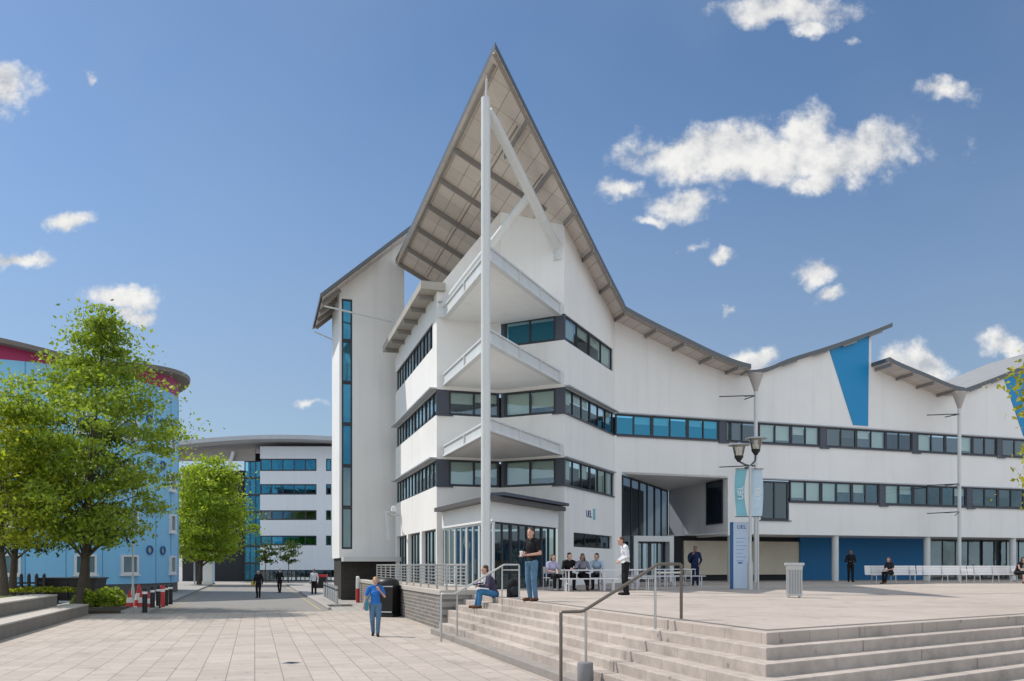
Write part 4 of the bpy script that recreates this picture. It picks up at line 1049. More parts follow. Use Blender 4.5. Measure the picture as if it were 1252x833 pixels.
x, y = at(198.3, 39.3); rp = thing('marker_post', 'crimson marker post standing among the black bollards', 'post', (x, y, 0))
m = MB(); m.lathe([(0.12, 0), (0.12, 0.95), (0.06, 1.03)], (0, 0, 0), 14); m.build('post', M_red, rp, smooth=40)
m = MB(); m.lathe([(0.123, 0.72), (0.123, 0.86)], (0, 0, 0), 14); m.build('band', M_white_p, rp, smooth=40)
# grey bollards by the tower
gp = thing('bollard', 'x', 'bollard', (0, 0, 0), 0, 'grey bollards beside the tower foot')
m = MB(); m.lathe([(0.075, 0), (0.075, 0.9), (0.05, 0.98)], (0, 0, 0), 14); m.build('post', M_galv, gp, smooth=40)
m = MB(); m.lathe([(0.079, 0.74), (0.079, 0.82)], (0, 0, 0), 14); m.build('band', M_slate, gp, smooth=40)
nm = ['nearest', 'second', 'third', 'fourth', 'fifth', 'farthest']
for k in range(6):
    b = gp if k == 0 else copy_tree(gp)
    x, y = at(411.5-2.9*k, 40.2+1.9*k); b.location = (x, y, 0); b['label'] = nm[k]+' slim grey bollard in the row at the tower foot'
x, y = at(437.5, 44); rp = thing('marker_post', 'red and white post between the tower foot and the domed bin', 'post', (x, y, 0))
m = MB(); m.lathe([(0.1, 0), (0.1, 0.75)], (0, 0, 0), 12); m.build('post', M_red, rp, smooth=40)
m = MB(); m.lathe([(0.1, 0.752), (0.1, 1.35), (0.05, 1.4)], (0, 0, 0), 12); m.build('top', M_white_p, rp, smooth=40)
x, y = at(391.5, 72); rb_ = thing('street_barrier', 'low dark barrier with red top rail at the far right of the road', 'barrier', (x, y, 0))
m = MB(); m.box((0, 0, 0.5), (1.1, 0.4, 0.95)); m.build('base', M_black, rb_)
m = MB(); m.box((0, -0.02, 1.1), (1.2, 0.44, 0.24)); m.build('rail', M_red, rb_)
x, y = at(227, 84); lp = thing('lamp_column', 'slim pale lamp column under the bright green tree', 'lamp post', (x+0.9, y, 0)); lo = tuple(lp.location)
m = MB(); m.tube([(lo[0], lo[1], 0), (lo[0], lo[1], 6.2)], [0.09, 0.05], 8); m.build('pole', M_galv, lp, lo)
m = MB(); m.box((lo[0]+0.3, lo[1], 6.22), (0.7, 0.25, 0.12)); m.build('lamp_head', M_galv, lp, lo)

# domed bin
x, y = at(474, 31.9); db = thing('litter_bin', 'black domed bin standing against the block wall behind the woman', 'bin', (x, y, 0), R(-17))
m = MB(); m.box((0, 0, 0.06), (0.86, 0.86, 0.12)); m.box((0, 0, 0.66), (0.74, 0.74, 1.08), 0, 0, 1.1); m.build('body', M_black, db, bevel=0.02)
m = MB(); m.lathe([(0.46, 1.2), (0.46, 1.26), (0.42, 1.38), (0.28, 1.47), (0.05, 1.5)], (0, 0, 0), 24); m.build('dome_lid', M_black, db, smooth=40)
m = MB(); m.box((0, -0.38, 0.20), (0.7, 0.03, 0.05)); m.box((0, -0.41, 1.17), (0.8, 0.03, 0.04)); m.build('trim', M_galv, db)

# plaza railing
rl = thing('plaza_railing', 'silver multi bar railing on the block wall at the plaza edge', 'railing', (*UV(RW, VE), PZ+0.13)); ro = tuple(rl.location)
path = [UV(cu-0.15, VE+0.05), UV(RW+0.1, VE+0.05), UV(RW+0.1, 40)]
m = MB()
for z, r_ in ((0.77, 0.035), (0.66, 0.016), (0.55, 0.016), (0.44, 0.016), (0.33, 0.016), (0.22, 0.016), (0.12, 0.02)):
    for a, b in zip(path[:-1], path[1:]): m.tube([(*a, PZ+0.13+z), (*b, PZ+0.13+z)], r_, 8)
m.build('rail', M_steel, rl, ro, smooth=40)
posts = [lerp(path[0], path[1], q) for q in (0, 0.5)] + [lerp(path[1], path[2], k/11) for k in range(12)]
for p in posts:
    m = MB(); m.bar((*p, PZ+0.1), (*p, PZ+0.9), 0.05, 0.05, up=(EU[0], EU[1], 0)); m.build('post', M_steel, rl, ro)

# stair handrails
def handrail(label, u0, v0, rmat):
    x, y = UV(u0, v0); t = thing('stair_handrail', label, 'handrail', (x, y, 0))
    def Q(L, z): return (-EU[0]*L, -EU[1]*L, z)
    m = MB(); m.tube([Q(0, PZ), Q(0, PZ+0.88), Q(0.015, PZ+0.9), Q(0.40, PZ+0.9), Q(0.44, PZ+0.885), Q(1.72, PZ+0.16), Q(1.78, PZ+0.15), Q(2.09, PZ+0.15), Q(2.1, PZ+0.13), Q(2.1, 0)], 0.026, 10)
    m.build('rail', rmat, t, smooth=50)
    for L, zt, zb in ((0.47, PZ+0.86, PZ-RI*1), (1.68, PZ+0.17, 0.15)):
        m = MB(); m.tube([Q(L, zb), Q(L, zt)], 0.021, 8); m.build('post', M_steel, t, smooth=50)
        m = MB()
    m = MB(); m.tube([Q(0.0, PZ+0.76), Q(0.45, PZ+0.76)], 0.018, 8); m.build('lower_bar', M_steel, t, smooth=50)
uu, vv = toUV(2.77, 13.6)
handrail('nearest brown steel handrail running down the wide stone steps', uu, vv, M_steeldark)
handrail('far steel handrail at the left end of the steps beside the seated reader', uu, 20.9, M_steel)
x, y = at(715.5, 12.75); cb = thing('post_cover', 'short grey cylinder around the foot of the near handrail post', 'post base', (x, y, 0))
m = MB(); m.lathe([(0.118, 0.16), (0.122, 0.17), (0.122, 0.455), (0.112, 0.47), (0.02, 0.475)], (0, 0, 0), 24); m.build('sleeve', surf('grey_sleeve', (0.20, 0.195, 0.20), 0.5), cb, smooth=40)

# ---------------------------------------------------------------- plaza furniture
# slatted litter bin
x, y = at(971, 22.7); bn = thing('slatted_bin', 'grey slatted steel litter bin alone on the plaza', 'bin', (x, y, PZ), R(-14)); bn.scale = (0.72, 0.72, 1.04)
for sx in (-1, 1):
    for sy in (-1, 1): m = MB(); m.lathe([(0.03, 0), (0.03, 0.06)], (sx*0.2, sy*0.2, 0), 8); m.build('foot', M_galv, bn)
m = MB(); m.box((0, 0, 0.4), (0.48, 0.48, 0.66), 0, 0, 1.05); m.build('liner', surf('bin_liner', (0.16, 0.165, 0.17), 0.5, metal=0.5), bn)
m = MB()
for k in range(9):
    q = -0.22+0.055*k
    for sy in (-1, 1): m.box((q*1.03, sy*0.262, 0.4), (0.034, 0.022, 0.68)); m.box((sy*0.262, q*1.03, 0.4), (0.022, 0.034, 0.68))
m.build('slat', M_galv, bn)
m = MB(); m.box((0, 0, 0.075), (0.54, 0.54, 0.05)); m.build('base_band', M_galv, bn, bevel=0.008)
m = MB(); m.box((0, 0, 0.79), (0.56, 0.56, 0.12), 0, 0, 1.04); m.box((0, 0, 0.88), (0.68, 0.66, 0.07)); m.build('hood', M_galv, bn, bevel=0.012)

# sign totem
x, y = at(904.5, 31.2); tt = thing('sign_totem', 'pale blue upright information sign beside the lamp post', 'sign', (x, y, PZ), R(-6))
m = MB(); m.box((0.03, 0, 1.26), (0.56, 0.16, 2.5)); m.build('panel', M_totem, tt, bevel=0.01)
m = MB(); m.box((-0.30, 0.03, 1.26), (0.09, 0.24, 2.5)); m.build('edge', M_navy, tt, bevel=0.01)
text_mesh('UEL', 0.2, (0.05, -0.083, 2.32), (math.pi/2, 0, 0), M_ink, tt, (0, 0, 0))
m = MB()
for k, w in enumerate((0.34, 0.26, 0.38, 0.3, 0.22, 0.35, 0.28)):
    m.box((-0.14+w/2, -0.083, 1.9-0.14*k), (w, 0.005, 0.028))
m.build('text_line', surf('sign_text_line', (0.26, 0.38, 0.58), 0.6), tt)
m = MB(); m.box((0.0, -0.083, 0.98), (0.16, 0.005, 0.05)); m.build('arrow_mark', M_ink, tt)

# twin lamp post with banners
x, y = at(917.3, 30.6); lp = thing('banner_lamp_post', 'twin headed grey lamp post carrying two blue banners', 'lamp post', (x, y, PZ))
m = MB(); m.tube([(0, 0, 0), (0, 0, 1.0)], 0.1, 14); m.tube([(0, 0, 1.0), (0, 0, 4.55)], 0.055, 12); m.build('pole', M_galv, lp, smooth=40)
m = MB(); m.tube([(0.3, 0.05, 0), (0.3, 0.05, 2.9)], 0.04, 10); m.build('second_pole', M_galv, lp, smooth=40)
m = MB(); m.tube([(-0.42, 0, 4.72), (-0.2, 0, 4.6), (0, 0, 4.55), (0.2, 0.05, 4.75), (0.22, 0.05, 4.95)], 0.035, 8); m.build('arm', M_slate, lp, smooth=40)
for hx, hy, hz in ((-0.42, 0, 4.7), (0.22, 0.05, 4.95)):
    m = MB(); m.lathe([(0.05, 0), (0.16, 0.16), (0.16, 0.22)], (hx, hy, hz), 18); hb = m.build('lamp_housing', M_black, lp, smooth=40)
    m = MB(); m.lathe([(0.16, 0.222), (0.24, 0.6)], (hx, hy, hz), 18); m.build('lamp_glass', M_lamp, hb, smooth=40)
    m = MB(); m.lathe([(0.04, 0.24), (0.04, 0.5)], (hx, hy, hz), 8); m.build('lamp_tube', M_white_p, hb)
    m = MB(); m.lathe([(0.40, 0.6), (0.37, 0.63), (0.1, 0.68), (0.02, 0.72)], (hx, hy, hz), 20); m.build('lamp_cap', M_galv, hb, smooth=40)
def banner(x0, x1, mat, bow, words):
    m = MB(); n = 12; vs = []
    for i in range(n+1):
        q = i/n; z = 4.42-1.72*q; w = bow*math.sin(math.pi*q)
        vs += [(x0+w*0.5-0.02, 0.02+0.07*math.sin(4*q+1), z), (x1+w, 0.02+0.05*math.sin(3*q), z+0.03*math.sin(math.pi*q))]
    m.add(vs, [(2*i, 2*i+1, 2*i+3, 2*i+2) for i in range(n)])
    b = m.build('banner', mat, lp, smooth=60, fix=False)
    text_mesh(words, 0.3, ((x0+x1)/2-0.02+bow*0.55, -0.09, 3.55), (math.pi/2, -math.pi/2, 0), M_paper, b, (0, 0, 0), ext=0.002)
    m = MB(); m.tube([(x0-0.05, 0, 4.44), (x1+0.05, 0, 4.44)], 0.018, 6); m.tube([(x0-0.05, 0, 2.68), (x1+0.05, 0, 2.68)], 0.018, 6); m.build('banner_arm', M_slate, b)
banner(-0.50, -0.10, M_teal, -0.10, 'UEL')
banner(0.04, 0.44, M_palebanner, 0.06, 'UEL')

# picnic tables
def make_table():
    t = thing('picnic_table', 'x', 'table', (0, 0, 0), 0, 'steel picnic tables along the white wing')
    m = MB()
    for k in range(4): m.box((0, -0.27+0.18*k, 0.72), (1.6, 0.16, 0.035))
    m.build('table_top', M_steelp, t, bevel=0.006)
    for sy in (-1, 1):
        m = MB(); m.box((0, sy*0.72-0.08, 0.43), (2.0, 0.14, 0.035)); m.box((0, sy*0.72+0.08, 0.43), (2.0, 0.14, 0.035)); m.build('bench_seat', M_steelp, t, bevel=0.006)
    for sx in (-1, 1):
        m = MB(); x = sx*0.62
        m.tube([(x, -0.26, 0.70), (x, -0.26, 0)], 0.03, 8); m.tube([(x, 0.26, 0.70), (x, 0.26, 0)], 0.03, 8); m.tube([(x, -0.26, 0.25), (x, 0.26, 0.25)], 0.025, 8)
        m.build('leg', M_steelp, t, smooth=40)
        for sy in (-1, 1):
            for q in (-1, 1):
                m = MB(); m.tube([(sx*0.82, sy*0.72+q*0.1, 0.41), (sx*0.82, sy*0.72+q*0.1, 0)], 0.024, 8); m.build('bench_leg', M_steelp, t, smooth=40)
    return t
M_steelp = surf('pale_table_steel', (0.72, 0.70, 0.72), 0.4, 0.08, 3, 0.05, 30, 0.03, metal=0.2)
tp = make_table()
for k, (px, D, rz, lab) in enumerate(((715, 28.9, 8, 'picnic table with two people behind it before the wing wall'), (756, 30.2, 14, 'picnic table beside the man in a white shirt'), (793, 35.4, 16, 'empty picnic table in front of the entrance portal'), (826, 36.4, 16, 'rightmost empty picnic table near the beige shutters'))):
    b = tp if k == 0 else copy_tree(tp); b.location = (*at(px, D), PZ); b.rotation_euler = (0, 0, R(rz)); b['label'] = lab
def chair(label, loc, rz):
    t = thing('cafe_chair', label, 'chair', loc, rz)
    m = MB(); m.box((0, 0, 0.45), (0.44, 0.42, 0.03)); m.build('seat', M_steelp, t, bevel=0.008)
    m = MB(); m.box((0, -0.21, 0.72), (0.42, 0.025, 0.24)); m.build('backrest', M_steelp, t, bevel=0.008)
    for sx in (-1, 1):
        for sy in (-1, 1):
            m = MB(); m.tube([(sx*0.2, sy*0.19, 0), (sx*0.2, sy*0.19, 0.44)] if sy > 0 else [(sx*0.2, -0.21, 0), (sx*0.2, -0.2, 0.82)], 0.014, 8); m.build('leg', M_steel, t, smooth=40)
cx, cy = at(674, 29.3); chair('steel cafe chair under the seated woman by the pavilion glass', (cx, cy, PZ), R(-150))

# long steel benches
def make_bench():
    t = thing('steel_bench', 'x', 'bench', (0, 0, 0), 0, 'steel benches in a row on the plaza')
    m = MB(); 
    for k in range(4): m.box((0, -0.2+0.13*k, 0.44), (2.66, 0.11, 0.03))
    m.build('seat', M_bench, t, bevel=0.006)
    m = MB()
    for k in range(4): m.bar((-1.33, 0.27+0.014*k, 0.505+0.108*k), (1.33, 0.27+0.014*k, 0.505+0.108*k), 0.03, 0.1)
    m.build('backrest', M_bench, t)
    for sx in (-1.0, 0.0, 1.0):
        m = MB(); m.tube([(sx, -0.18, 0.42), (sx, -0.18, 0)], 0.025, 8); m.tube([(sx, 0.2, 0.42), (sx, 0.24, 0)], 0.025, 8); m.tube([(sx, 0.2, 0.42), (sx, 0.31, 0.87)], 0.022, 8); m.bar((sx, -0.2, 0.40), (sx, 0.24, 0.40), 0.05, 0.04); m.build('leg', M_galv, t, smooth=40)
    for k in range(4):
        m = MB(); x = 1.0+0.11*k; m.tube([(x, 0.26, 0.66), (x, -0.18, 0.66), (x, -0.2, 0.44)], 0.016, 8); m.build('armrest', M_bench, t, smooth=40)
    return t
M_bench = surf('polished_bench_steel', (0.74, 0.72, 0.72), 0.35, 0.06, 2, 0.04, 30, 0.03, metal=0.15)
bn0 = make_bench()
B0, BD = (18.55, 40.4), (0.992, 0.13)
for k, lab in enumerate(('left steel bench with the seated blond woman', 'middle empty steel bench of the row', 'right steel bench running out of the picture')):
    b = bn0 if k == 0 else copy_tree(bn0); b.location = (B0[0]+BD[0]*2.72*k, B0[1]+BD[1]*2.72*k, PZ); b.rotation_euler = (0, 0, math.atan2(BD[1], BD[0])); b['label'] = lab

# ---------------------------------------------------------------- people
def cloth(name, col, rough=0.85): return surf('cloth_'+name, col, rough, 0.25, 5, 0.16, 15, 0.7, 0.03, spec=0.2)
SK = surf('skin', (0.52, 0.30, 0.22), 0.5, 0.06, 5, 0.03, 40, 0.02)
SK2 = surf('skin_brown', (0.24, 0.125, 0.08), 0.5, 0.06, 5, 0.03, 40, 0.02)
HAIRS = {'blond': (0.36, 0.24, 0.10), 'dark': (0.018, 0.013, 0.01), 'brown': (0.07, 0.035, 0.018), 'red': (0.20, 0.075, 0.03)}
def remesh(mb, vox, name, mat, parent=None, smooth_it=4):
    me = bpy.data.meshes.new('tmp'); me.from_pydata(mb.v, [], mb.f)
    ob = bpy.data.objects.new('tmp', me); COL.objects.link(ob)
    md = ob.modifiers.new('r', 'REMESH'); md.mode = 'VOXEL'; md.voxel_size = vox; md.use_smooth_shade = True
    sm = ob.modifiers.new('s', 'SMOOTH'); sm.factor = 0.5; sm.iterations = smooth_it
    dg = bpy.context.evaluated_depsgraph_get(); out = bpy.data.meshes.new_from_object(ob.evaluated_get(dg))
    bpy.data.objects.remove(ob); bpy.data.meshes.remove(me)
    out.name = name; out.materials.clear(); out.materials.append(mat)
    out.polygons.foreach_set('use_smooth', [True]*len(out.polygons))
    o = bpy.data.objects.new(name, out); COL.objects.link(o)
    if parent: o.parent = parent
    return o
V = Vector
def stand(**k):
    J = dict(pel=(0, 0, .95), ch=(0, .0, 1.27), nk=(0, -.01, 1.47), hd=(0, .03, 1.625),
             hL=(-.09, 0, .92), hR=(.09, 0, .92), kL=(-.1, .03, .5), kR=(.1, .03, .5), aL=(-.1, -.02, .09), aR=(.1, -.02, .09),
             sL=(-.185, -.01, 1.42), sR=(.185, -.01, 1.42), eL=(-.25, -.05, 1.13), eR=(.25, -.05, 1.13), wL=(-.24, .05, .89), wR=(.24, .05, .89))
    J.update(k); return J
def sit(h=0.45, lean=0.0, **k):
    z = h + .10
    J = dict(pel=(0, 0, z), ch=(0, .02+lean*.5, z+.31), nk=(0, .02+lean, z+.51), hd=(0, .07+lean*1.25, z+.665),
             hL=(-.09, .02, z-.01), hR=(.09, .02, z-.01), kL=(-.13, .43, z+.0), kR=(.13, .43, z+.0), aL=(-.12, .40, .09), aR=(.12, .42, .09),
             sL=(-.185, .01+lean*.9, z+.46), sR=(.185, .01+lean*.9, z+.46), eL=(-.25, .08+lean, z+.19), eR=(.25, .08+lean, z+.19), wL=(-.13, .3+lean, z+.14), wR=(.13, .3+lean, z+.14))
    J.update(k); return J
def person(label, loc, heading, H, J, shirt, trousers, shoes, hair, sleeve='short', skin=SK, vox=0.011, hairstyle='short', fem=False, skirt=False, look=0.0, bare_legs=False):
    s = H/1.75
    J = {k: V(v)*s for k, v in J.items()}
    if 'foot' not in J: pass
    B = MB(); fm = 0.92 if fem else 1.0
    pel, ch, nk, hd = J['pel'], J['ch'], J['nk'], J['hd']
    up = (nk-pel).normalized(); rt = (J['sR']-J['sL']).normalized(); fw = up.cross(rt).normalized()
    Rm = Matrix((rt, fw, up)).transposed()
    def torso(m, g):
        m.ell(pel + up*.0, ((.155+g)*s, (.115+g)*s, (.12+g)*s), Rm)
        m.ell(pel.lerp(ch, .5), ((.135*fm+g)*s, (.10+g)*s, (.19+g)*s), Rm)
        m.ell(ch + up*0.02*s, ((.16*fm+g)*s, (.11+g)*s, (.17+g)*s), Rm)
        if fem: m.ell(ch + fw*.07*s, ((.12+g)*s, (.07+g)*s, (.08+g)*s), Rm)
        m.cap(J['sL']*.92+nk*.08 - up*.01*s, J['sR']*.92+nk*.08 - up*.01*s, (.058+g)*s*fm, (.058+g)*s*fm)
        m.cap(J['sL'], nk+up*.0, (.05+g)*s, (.055+g)*s); m.cap(J['sR'], nk+up*.0, (.05+g)*s, (.055+g)*s)
    torso(B, 0)
    B.cap(nk - up*.02*s, hd - up*.05*s, .056*s*fm, .052*s*fm)
    hf = Euler((0, 0, look)).to_matrix() @ V((0, 1, 0)); hf = (hf - up*hf.dot(up)*0.3).normalized()
    hr = hf.cross(V((0, 0, 1))).normalized(); hu = hr.cross(hf)
    Hm = Matrix((hr, hf, hu)).transposed()
    B.ell(hd + hu*.02*s, (.076*s, .094*s, .105*s), Hm); B.ell(hd - hu*.05*s + hf*.02*s, (.06*s, .07*s, .075*s), Hm)
    B.cap(hd + hf*.085*s + hu*.015*s, hd + hf*.108*s - hu*.015*s, .011*s, .016*s, 8)
    B.ell(hd + hf*.075*s - hu*.1*s, (.03*s, .025*s, .022*s), Hm)
    for q in (-1, 1): B.ell(hd + hr*.078*s*q - hf*.005*s, (.012*s, .022*s, .032*s), Hm)
    for sd in 'LR':
        q = -1 if sd == 'L' else 1
        B.cap(J['s'+sd], J['e'+sd], .047*s*fm, .038*s*fm); B.cap(J['e'+sd], J['w'+sd], .038*s*fm, .026*s*fm)
        w = J['w'+sd]; d = (w - J['e'+sd]).normalized()
        pn = J.get('p'+sd); 
        n_ = d.cross(V((0, 1, 0)) if abs(d.y) < .8 else V((0, 0, 1))).normalized()      # palm across
        n2 = d.cross(n_)
        if n2.dot(V((-q, 0, 0))) < 0: n2 = -n2
        palm = w + d*.05*s
        B.ell(palm, (.042*s, .018*s, .052*s), Matrix((n_, n2, d)).transposed())
        for i, (o_, l_) in enumerate(((-.030, .060), (-.010, .072), (.010, .068), (.030, .052))):
            b0 = w + d*.085*s + n_*o_*s; k1 = b0 + (d*.9 + n2*.35).normalized()*l_*.5*s; k2 = k1 + (d*.5 + n2*.85).normalized()*l_*.5*s
            B.cap(b0 - d*.02*s, k1, .0105*s, .010*s, 8); B.cap(k1, k2, .010*s, .0085*s, 8)
        th0 = w + d*.03*s - n_*.035*s; B.cap(th0, th0 + (d*.7 - n_*.6 + n2*.3).normalized()*.045*s, .013*s, .011*s, 8)
        B.cap(th0 + (d*.7 - n_*.6 + n2*.3).normalized()*.045*s, th0 + (d*1.3 - n_*.7 + n2*.6)*.045*s, .011*s, .009*s, 8)
        B.cap(J['h'+sd], J['k'+sd], .083*s, .056*s); B.cap(J['k'+sd], J['k'+sd].lerp(J['a'+sd], .35), .052*s, .055*s); B.cap(J['k'+sd].lerp(J['a'+sd], .35), J['a'+sd], .055*s, .036*s)
        ft = J.get('f'+sd, J['a'+sd] + V((0.03*q, .17, -.055))*s)
        B.cap(J['a'+sd] + V((0, -.03, -.045))*s, ft, .036*s, .03*s)
    body = remesh(B, vox, 'person', skin)
    body.location = loc; body.rotation_euler = (0, 0, -R(heading))
    tag(body, label, 'person')
    # shirt
    T = MB(); torso(T, .014)
    for sd in 'LR':
        if sleeve == 'short': T.cap(J['s'+sd], J['s'+sd].lerp(J['e'+sd], .62), .062*s, .062*s)
        elif sleeve == 'long': T.cap(J['s'+sd], J['e'+sd], .062*s, .054*s); T.cap(J['e'+sd], J['e'+sd].lerp(J['w'+sd], .92), .053*s, .043*s)
        else: T.cap(J['s'+sd], J['s'+sd].lerp(J['e'+sd], .1), .06*s, .056*s)
    o = remesh(T, vox, 'shirt', shirt, body, 3)
    # trousers
    T = MB(); T.ell(pel - up*.02*s, (.172*s, .132*s, .115*s), Rm)
    if skirt:
        for sd in 'LR': T.cap(J['h'+sd], J['h'+sd].lerp(J['k'+sd], .95), .115*s, .1*s)
    for sd in 'LR':
        if not skirt or not bare_legs:
            e = .35 if bare_legs else .97
            T.cap(J['h'+sd], J['k'+sd], .1*s, .074*s)
            if not bare_legs: T.cap(J['k'+sd], J['k'+sd].lerp(J['a'+sd], e), .073*s, .058*s)
    remesh(T, vox, 'skirt' if skirt else 'trousers', trousers, body, 3)
    for sd in 'LR':
        q = -1 if sd == 'L' else 1
        T = MB(); ft = J.get('f'+sd, J['a'+sd] + V((0.03*q, .17, -.055))*s)
        T.cap(J['a'+sd] + V((0, -.035, -.042))*s, ft + V((0, .012, .002))*s, .047*s, .04*s); T.cap(J['a'+sd] + V((0, -.02, -.03))*s, J['a'+sd] + V((0, 0, 0))*s, .045*s, .043*s)
        remesh(T, vox, 'shoe', shoes, body, 3)
    T = MB(); T.ell(hd + hu*.062*s - hf*.02*s, (.080*s, .094*s, .078*s), Hm); T.ell(hd - hf*.055*s + hu*.0*s, (.075*s, .055*s, .09*s), Hm)
    if hairstyle == 'long':
        for q in (-1, 1): T.cap(hd + hr*.07*q*s - hf*.02*s, hd + hr*.08*q*s - hf*.03*s - hu*.22*s, .032*s, .035*s)
        T.cap(hd - hf*.07*s, hd - hf*.08*s - hu*.25*s, .06*s, .05*s)
    if hairstyle == 'tail': T.cap(hd - hf*.09*s + hu*.04*s, hd - hf*.13*s - hu*.1*s, .035*s, .02*s)
    if hairstyle == 'bob':
        for q in (-1, 1): T.cap(hd + hr*.07*q*s - hf*.015*s, hd + hr*.072*q*s - hf*.02*s - hu*.09*s, .034*s, .03*s)
        T.ell(hd - hf*.05*s - hu*.04*s, (.085*s, .06*s, .1*s), Hm)
    # carve the face by keeping the hair behind the brow
    hm = surf('hair_'+hair, HAIRS[hair], 0.6, 0.3, 20, 0.2, 80, 0.4, 0.004)
    ho = remesh(T, vox*0.9, 'hair', hm, body, 3)
    for q in (-1, 1):
        m = MB(); m.ell(hd + hf*.083*s + hr*.03*q*s + hu*.018*s, (.011*s, .009*s, .007*s), Hm, 8, 6); m.build('eye', surf('eye_dark', (0.02, 0.015, 0.012), 0.3), body)
    m = MB(); m.ell(hd + hf*.086*s - hu*.058*s, (.024*s, .01*s, .007*s), Hm, 8, 6); m.build('mouth', surf('lips', (0.30, 0.09, 0.08), 0.5), body)
    return body, J

jeans = cloth('jeans', (0.10, 0.19, 0.29)); jeans2 = cloth('jeans_blue', (0.05, 0.17, 0.33)); blackc = cloth('black', (0.014, 0.014, 0.016)); navyc = cloth('navy', (0.015, 0.025, 0.075))
whitec = cloth('white', (0.66, 0.67, 0.70)); bluec = cloth('royal_blue', (0.03, 0.16, 0.52)); greyc = cloth('grey', (0.20, 0.20, 0.23)); lilac = cloth('lilac', (0.42, 0.40, 0.56)); plaid = cloth('purple_check', (0.07, 0.06, 0.10)); darkgr = cloth('charcoal', (0.03, 0.033, 0.04))
brownsh = cloth('brown_leather', (0.11, 0.05, 0.025)); blacksh = cloth('black_leather', (0.012, 0.011, 0.011)); whitesh = cloth('pale_shoe', (0.5, 0.45, 0.42)); paleb = cloth('pale_blue', (0.38, 0.48, 0.58))

# 1 woman walking in front
wx, wy = at(459, 23.05)
b, J = person('woman in bright blue top and jeans walking across the square, hand raised to her mouth', (wx, wy, 0), 172, 1.64,
    stand(kL=(-.09, .12, .52), aL=(-.07, .16, .10), kR=(.09, .06, .5), aR=(.07, -.16, .12), eL=(-.27, .05, 1.17), wL=(-.13, .2, 1.36), eR=(.29, -.06, 1.14), wR=(.33, .02, .90), fL=(-.08, .34, .04), fR=(.08, -.0, .04)),
    bluec, jeans, blacksh, 'blond', fem=True, hairstyle='tail', vox=0.0085)
bag = thing('shoulder_bag', 'teal shoulder bag hanging at the hip of the woman in blue', 'bag', (wx-0.24, wy-0.02, 0.72))
m = MB(); m.box((0, 0, 0.12), (0.11, 0.28, 0.26), R(10)); m.build('body', cloth('teal_bag', (0.06, 0.22, 0.30)), bag, bevel=0.03)
m = MB(); m.tube([(-0.01, -0.1, 0.24), (0.1, -0.06, 0.45), (0.2, -0.02, 0.60), (0.1, 0.08, 0.45), (-0.01, 0.11, 0.24)], 0.012, 6); m.build('strap', cloth('teal_bag', (0.06, 0.22, 0.30)), bag)
def M_loc(b, p): return b.matrix_basis @ p
wl_ = Matrix.Translation((wx, wy, 0)) @ Euler((0, 0, -R(172))).to_matrix().to_4x4() @ (J['wL'])
ph = thing('phone', 'small dark phone held to the face of the woman in blue', 'phone', (wl_.x+0.01, wl_.y-0.02, wl_.z+0.06), 0)
m = MB(); m.box((0, 0, 0.04), (0.06, 0.014, 0.13)); m.build('case', M_black, ph, bevel=0.005)
m = MB(); m.box((0, -0.009, 0.045), (0.052, 0.003, 0.11)); m.build('screen', M_navy, ph)

# 2 man standing at the top of the steps
mx, my = at(650, 20.5)
b, J = person('man in black polo and jeans at the top of the steps holding a white cup', (mx, my, PZ), 228, 1.80,
    stand(kL=(-.11, .03, .5), aL=(-.13, -.01, .09), kR=(.1, .02, .5), aR=(.1, -.05, .09), eL=(-.27, -.03, 1.14), wL=(-.13, .26, 1.10), eR=(.27, -.04, 1.14), wR=(.10, .24, 1.08), hd=(0, .035, 1.625)),
    blackc, jeans, brownsh, 'brown', vox=0.0085, look=0.25)
q = Matrix.Translation((mx, my, PZ)) @ Euler((0, 0, -R(228))).to_matrix().to_4x4() @ (J['wL'].lerp(J['wR'], .5) + V((0, .10, .02)))
cp = thing('paper_cup', 'white paper cup held by the man in the black polo', 'cup', (q.x, q.y, q.z-0.04))
m = MB(); m.lathe([(0.03, 0), (0.042, 0.11)], (0, 0, 0), 14); m.build('cup', M_paper, cp, smooth=40)
m = MB(); m.lathe([(0.044, 0.11), (0.044, 0.122), (0.03, 0.13)], (0, 0, 0), 14); m.build('lid', M_paper, cp, smooth=40)
# 3 reader seated on the steps
sx, sy = UV(cu+0.02, 22.25)
b, J = person('reader in dark patterned shirt and blue jeans sitting on the left end of the steps', (sx, sy, PZ-0.31), 262, 1.74,
    sit(0.31, lean=0.16, kL=(-.13, .40, .48), kR=(.13, .42, .46), aL=(-.12, .44, .09), aR=(.12, .50, .09), wL=(-.09, .42, .62), wR=(.09, .42, .62), eL=(-.25, .2, .62), eR=(.25, .2, .62)),
    plaid, jeans2, brownsh, 'brown', sleeve='long')
q = Matrix.Translation((sx, sy, PZ-0.31)) @ Euler((0, 0, -R(262))).to_matrix().to_4x4() @ V((0, .46, .66))
pp = thing('magazine', 'open lilac magazine on the lap of the reader on the steps', 'magazine', tuple(q), R(-82))
m = MB(); m.add([(-.2, -.14, .03), (0, -.14, 0), (.2, -.14, .03), (-.2, .14, .07), (0, .14, .03), (.2, .14, .07)], [(0, 1, 4, 3), (1, 2, 5, 4)]); m.build('pages', lilac, pp)
m = MB(); m.add([(-.21, -.15, .02), (0, -.15, -.01), (.21, -.15, .02), (-.21, .15, .06), (0, .15, .02), (.21, .15, .06)], [(0, 1, 4, 3), (1, 2, 5, 4)]); m.build('cover', plaid, pp)
bx, by = UV(cu+0.45, 21.9); bp_ = thing('backpack', 'black backpack standing on the plaza behind the reader', 'backpack', (bx, by, PZ), R(20))
